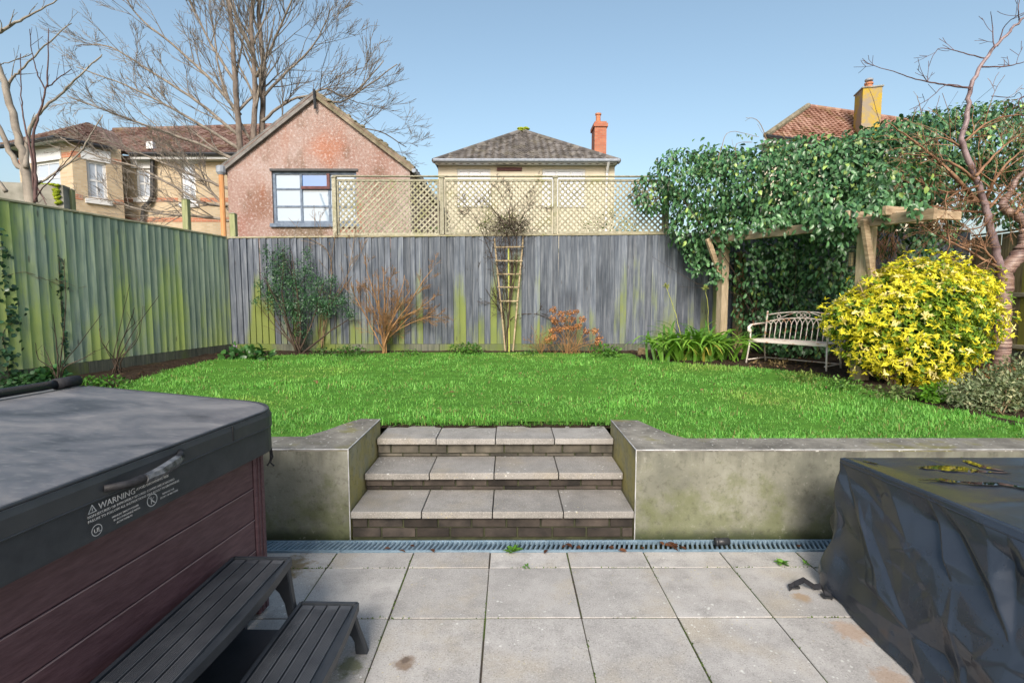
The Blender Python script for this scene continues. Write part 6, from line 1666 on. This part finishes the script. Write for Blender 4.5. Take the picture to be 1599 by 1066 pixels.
for s in S_arr:
    q = s; i = 0
    while q > seglen[i]: q -= seglen[i]; i += 1
    f = q/seglen[i]; a, b = corners_t[i], corners_t[(i+1) % 4]; a2, b2 = corners_b[i], corners_b[(i+1) % 4]
    ptsT.append(a.lerp(b, f)); ptsB.append(a2.lerp(b2, f)); dd_ = (b - a).normalized(); nn = Vector((dd_.y, -dd_.x, 0))
    # round the normals near corners
    e = .06
    if q < e: p = (corners_t[i] - corners_t[i-1]).normalized(); n0 = Vector((p.y, -p.x, 0)); nn = (nn*(.5 + q/e/2) + n0*(.5 - q/e/2)).normalized()
    if seglen[i] - q < e: p = (corners_t[(i+2) % 4] - corners_t[(i+1) % 4]).normalized(); n0 = Vector((p.y, -p.x, 0)); k = (seglen[i]-q)/e; nn = (nn*(.5 + k/2) + n0*(.5 - k/2)).normalized()
    nrm_.append(nn)
cen = sum(corners_t, Vector())/4
if (ptsT[10] - cen).dot(nrm_[10]) < 0: nrm_ = [-n for n in nrm_]
pT = np.array([tuple(p) for p in ptsT]); pB = np.array([tuple(p) for p in ptsB]); nN = np.array([tuple(p) for p in nrm_])
Sg, Tg = np.meshgrid(S_arr, T_arr*.68, indexing='xy')          # rows over t (downwards)
disp = np.zeros_like(Sg)
from mathutils.geometry import delaunay_2d_cdt
def crumple(npts, amp, an, stretch, seed):
    """piecewise-flat crumpling: random heights on a stretched Delaunay mesh, sampled on the drape grid"""
    g = np.random.default_rng(seed); ca, sa = math.cos(an), math.sin(an)
    s = g.uniform(-.5, tot + .5, npts); t = g.uniform(-.25, .95, npts); h = g.uniform(-1, 1, npts)*amp
    a = (s*ca + t*sa)/stretch; c = -s*sa + t*ca
    vs, _, fs, _, _, _ = delaunay_2d_cdt([Vector((float(x), float(y))) for x, y in zip(a, c)], [], [], 0, 1e-7)
    V2 = np.array([(v.x, v.y) for v in vs]); H = h[[int(np.argmin((a - v[0])**2 + (c - v[1])**2)) for v in V2]]
    A = (Sg*ca + Tg*sa)/stretch; Cc = -Sg*sa + Tg*ca; out_ = np.zeros_like(Sg)
    for f in fs:
        (x1, y1), (x2, y2), (x3, y3) = V2[list(f)]; det = (y2-y3)*(x1-x3) + (x3-x2)*(y1-y3)
        if abs(det) < 1e-12: continue
        bx = (A >= min(x1, x2, x3)) & (A <= max(x1, x2, x3)) & (Cc >= min(y1, y2, y3)) & (Cc <= max(y1, y2, y3))
        if not bx.any(): continue
        l1_ = ((y2-y3)*(A[bx]-x3) + (x3-x2)*(Cc[bx]-y3))/det; l2_ = ((y3-y1)*(A[bx]-x3) + (x1-x3)*(Cc[bx]-y3))/det; l3_ = 1 - l1_ - l2_
        ins_ = (l1_ >= -1e-6) & (l2_ >= -1e-6) & (l3_ >= -1e-6); hh = l1_*H[f[0]] + l2_*H[f[1]] + l3_*H[f[2]]
        cur = out_[bx]; cur[ins_] = hh[ins_]; out_[bx] = cur
    return out_
disp = np.maximum(crumple(150, .048, .55, 3.0, 4), -.02) + crumple(480, .022, .75, 2.6, 8) + crumple(1700, .006, -.4, 1.8, 15) + .0
# heavier gathered folds at the back corner and along the hem
disp += .02*np.exp(-((Sg - .05)/.1)**2)*np.sin(Tg*14) + .014*np.sin(Sg*16 + 2*np.sin(Sg*5))*np.clip(Tg*2.2 - .75, 0, 1)
belly = .02*np.sin(np.pi*np.clip(T_arr, 0, 1))
V = []
for j, t in enumerate(T_arr):
    base_ = pT*(1 - t) + pB*t
    V.append(base_ + nN*((disp[j]*min(1, t*6) + belly[j]*.5)[:, None]))
V = np.array(V); V[0, :, 2] = TZ - .008; 
rim = pT - nN*.016; rim[:, 2] = TZ
V[:, :, 2] = np.maximum(V[:, :, 2], .006)
Vall = np.concatenate([rim, V.reshape(-1, 3)]); F = []
for j in range(NT_):
    for k in range(NS):
        F.append((j*NS + k, (j+1)*NS + k, (j+1)*NS + (k+1) % NS, j*NS + (k+1) % NS))
inv = FR[fcv.name].inverted()
def cloth(name, V_, F_, mat, smooth=True):
    me = bpy.data.meshes.new(name); me.from_pydata([tuple(inv @ Vector(p)) for p in V_], [], F_)
    for p in me.polygons: p.use_smooth = smooth
    return link(name, me, M[mat], fcv)
cloth('drape', Vall, F, 'tarp')
sm = MB(); sm.tube([tuple(p) for p in V[5]] + [tuple(V[5][0])], .0035, 5, False); sm.build('hem_seam', M['tarp'], fcv, smooth=True)
# top sheet: grid mapped on the quad with lazy creases
GX, GY = 110, 90; Vt = []; Ft = []
r0_, r1_, r2_, r3_ = [corners_t[i] - (corners_t[i] - cen)*0 for i in range(4)]
ins = [Vector((corners_t[i].x + (.016 if i in (0, 1) else -.016), corners_t[i].y + (-.016 if i in (0, 3) else .016), TZ)) for i in range(4)]
creases = [(.08, 1.0, .9, -.10, .007), (.20, 1.0, .98, .42, .008), (.42, 1.0, 1.0, .62, .007), (.68, 1.0, .75, .0, .006), (.0, .62, 1.0, .50, .006), (.0, .35, 1.0, .2, .005), (.5, 1.0, .2, .0, .004)]
for j in range(GY + 1):
    for i in range(GX + 1):
        f, g_ = i/GX, j/GY
        p = (ins[0].lerp(ins[3], f)).lerp(ins[1].lerp(ins[2], f), g_)
        edge = min(1, min(f, 1 - f, g_, 1 - g_)*16)
        z = 0
        for ax_, ay_, bx_, by_, am in creases:
            L2 = (bx_ - ax_)**2 + (by_ - ay_)**2; d_ = abs((f - ax_)*(by_ - ay_) - (g_ - ay_)*(bx_ - ax_))/math.sqrt(L2)
            z += am*math.exp(-d_/.012)
        z += -.010 + .005*n3(f*5, g_*5, 2) + .002*n3(f*18, g_*18, 5)
        Vt.append((p.x, p.y, TZ + z*edge))
for j in range(GY):
    for i in range(GX): Ft.append((j*(GX+1)+i, (j+1)*(GX+1)+i, (j+1)*(GX+1)+i+1, j*(GX+1)+i+1))
cloth('top_sheet', Vt, Ft, 'tarp')
def puddle(pts):
    pts = [PZ(x, y, TZ - .003) for x, y in pts]
    c = sum(pts, Vector())/len(pts)
    P = []
    n = len(pts)
    for i in range(n):
        a, b = pts[i], pts[(i+1) % n]
        for t in (0, .33, .66): P.append(a.lerp(b, t) + Vector((random.gauss(0, .004), random.gauss(0, .006), 0)))
    m = MB(); m.prism(P if (P[1]-P[0]).cross(P[2]-P[1]).z >= 0 else P, (0, 0, .003)); m.build('puddle', M['water'], fcv)
puddle([(1432, 728), (1470, 726), (1500, 728), (1530, 734), (1580, 738), (1530, 737), (1480, 735), (1450, 732)])
puddle([(1438, 748), (1470, 750), (1520, 755), (1570, 758), (1625, 766), (1600, 760), (1560, 753), (1500, 751), (1460, 746)])
puddle([(1498, 712), (1512, 718), (1540, 728), (1570, 735), (1530, 730), (1505, 720)])
puddle([(1345, 718), (1365, 722), (1372, 724), (1350, 721)])
# strap and buckle
l = [PZ(1299, 932, .012), PZ(1287, 925, .02), PZ(1282, 915, .03), PZ(1272, 916, .02), PZ(1255, 905, .05), PZ(1240, 912, .02), PZ(1232, 918, .012)]
tr = thing('strap', 'black webbing strap with buckle lying on the paving by the tarpaulin', 'strap', tuple(PZ(1262, 920, 0)))
vs = []; fs = []
for i, p in enumerate(l):
    a = p + Vector((.004, .012, .010)); b = p + Vector((-.004, -.012, -.006)); a.z = max(a.z, .006); b.z = max(b.z, .004); vs += [tuple(a), tuple(b)]
for i in range(len(l)-1): fs.append((2*i, 2*i+1, 2*i+3, 2*i+2))
m = MB(); n = len(vs); m.add(vs + [(x, y, z - .003) for x, y, z in vs], fs + [tuple(k + n for k in reversed(f)) for f in fs]); m.build('webbing', M['strap'], tr)
for px, py in ((1240, 915), (1291, 930)):
    p = PZ(px, py, .012); m = MB()
    for a, b in (((-.02, -.014), (.02, -.014)), ((-.02, .014), (.02, .014)), ((-.02, -.014), (-.02, .014)), ((.02, -.014), (.02, .014)), ((0, -.014), (0, .014))):
        m.bar((p.x + a[0], p.y + a[1], p.z), (p.x + b[0], p.y + b[1], p.z), .007, .009)
    m.build('buckle', M['black_plastic'], tr)

# ---- small things by the drain
p = PZ(1128, 846, .028); pe = thing('pipe_end', 'short black pipe end lying on the drain against the right wall', 'pipe', (p.x, p.y, .01))
MB().tube([(p.x - .042, p.y, .03), (p.x + .042, p.y + .008, .03)], .022, 12).build('tube', M['black_plastic'], pe, smooth=True)
MB().tube([(p.x - .044, p.y, .03), (p.x - .03, p.y, .03)], .0245, 12).build('collar', M['black_plastic'], pe, smooth=True)
dl = [(605,856),(622,858),(640,852),(680,858),(855,858),(884,855),(895,853),(903,852),(958,856),(976,858),(1000,853),(1048,853),(1056,852),(1038,851),(1075,856),(1245,850)]
for i, (x, y) in enumerate(dl):
    n = 1 if 1030 > x or x > 1070 else 3
    p = PZ(x, y, .012)
    P = np.array([tuple(p)]*n) + RNG.normal(0, .008, (n, 3))*np.array([1, 1, .2]); Uv = np.stack([RNG.normal(0, 1, n), RNG.normal(0, 1, n), np.full(n, .12)], 1)
    o = leaves('dead_leaf', None, P, Uv, np.tile([0, 0, 1.0], (n, 1)) + rdir(n)*.3, np.full(n, .045)*RNG.uniform(.7, 1.3, n), np.full(n, .028), mixcol(n, (.06,.025,.015), (.18,.08,.04)), M['dry'], OVATE, None)
    tag(o, 'curled brown dead leaf caught on the drain grate', 'leaf', 'dead leaves caught on the drain grate')
wl = [('small green weed growing in a paving joint near the tarpaulin strap', 1219, 880, .028, 16), ('tiny green weed in the paving joint nearest the tarpaulin', 1257, 881, .018, 8), ('green weed tuft growing over the drain before the steps', 800, 862, .035, 22), ('tiny weed in the paving joint before the middle step', 822, 886, .015, 10)]
for lb2, x, y, s, n in wl:
    p = PZ(x, y, .0); t = thing('weed', lb2, 'weed', tuple(p))
    d = rdir(n); d[:, 2] = np.abs(d[:, 2])*.6 + .1
    leaves('leaves', t, np.array([tuple(p)]*n) + d*.006 + np.array([0, 0, .002]), d, np.tile([0, 0, 1.0], (n, 1)) + rdir(n)*.3, np.full(n, s*1.5)*RNG.uniform(.6, 1.2, n), np.full(n, s*.7), mixcol(n, (.06,.17,.02), (.16,.33,.05)), M['leaf_soft'], OVATE, None)
# moss lumps and grass in the slab joints
mo = []
n = 2600; xs = []; 
for i in range(n):
    if random.random() < .5: x = -0.116 + S*random.randint(-4, 5) + random.gauss(0, .0025); y = random.uniform(1.5, 2.9)
    else: x = random.uniform(-1.3, 1.8); y = ROW0 - S*random.randint(0, 2) + random.gauss(0, .0025)
    if n3(x*2.2, y*2.2, 7) < .0: continue
    xs.append((x, y, -.006))
P = np.array(xs); n = len(P); d = rdir(n); d[:, 2] = np.abs(d[:, 2]) + .3
o = leaves('joint_moss', None, P, d, rdir(n), np.full(n, .011)*RNG.uniform(.5, 1.5, n), np.full(n, .009), mixcol(n, (.04,.08,.012), (.12,.18,.03)), M['leaf_soft'], DIAM); tag(o, 'moss growing in the joints between the paving slabs', 'moss')
# litter on the bed: stones and crumbs of soil
def crumbs():
    m = MB()
    for i in range(2600):
        x = random.uniform(-5.4, 5.2); y = random.uniform(5.5, 9.1)
        if not in_bed(x, y, .02) or y > FY - .06 or x < -5.75 + (y - 5)*.15: continue
        r = abs(random.gauss(0, .012)) + .006; z = lz(y) + .045
        m.lathe([(r*.5, -.5*r), (r, 0), (r*.6, r*.6)], (x, y, z), 5)
    tag(m.build('soil_crumbs', M['soil'], kind='stuff'), 'dark crumbs of soil in the flower bed', 'soil')
crumbs()

# leaves of the climber hanging over the face of the beam
def beam_d(px):
    r = ray(px, 340); k = r.x/r.y; a, b = e0_, e1_
    t = (k*a.y - a.x)/((b.x - a.x) - k*(b.y - a.y)); return a.y + (b.y - a.y)*t
for pth, n_ in (([(1122,352),(1135,372)], 60), ([(1150,352),(1165,362)], 50), ([(1278,335),(1288,362)], 60), ([(1295,330),(1305,370)], 100), ([(1312,325),(1318,365)], 100), ([(1328,325),(1330,352)], 60), ([(1220,340),(1225,350)], 40), ([(1185,345),(1200,352)], 40), ([(1375,312),(1370,330)], 40), ([(1425,315),(1432,328)], 30), ([(1260,335),(1262,346)], 40), ([(1100,360),(1108,395)], 50)):
    hang(clm, [PD(x, y, beam_d(x) - .10) for x, y in pth], int(n_*1.2), .086, .051, (.03,.10,.04), (.10,.22,.085), .07)
# scattered dead leaves on bed and lawn
n = 420; x = RNG.uniform(-5.0, 5.5, n); y = RNG.uniform(4.3, 9.05, n); keep = in_bed(x, y) | (RNG.random(n) < .12); x, y = x[keep], y[keep]; n = len(x)
z = 0.455 + np.clip(y - 4.06, 0, 6)*0.0125 + np.where(in_bed(x, y), .062, .06)
o = leaves('fallen_leaves', None, np.stack([x, y, z], 1), np.stack([RNG.normal(0, 1, n), RNG.normal(0, 1, n), np.full(n, .15)], 1), np.tile([0, 0, 1.0], (n, 1)) + rdir(n)*.4, np.full(n, .05)*RNG.uniform(.6, 1.3, n), np.full(n, .03), mixcol(n, (.09,.05,.025), (.30,.19,.10)), M['dry'], OVATE)
tag(o, 'brown fallen leaves scattered over the beds and lawn', 'leaves')
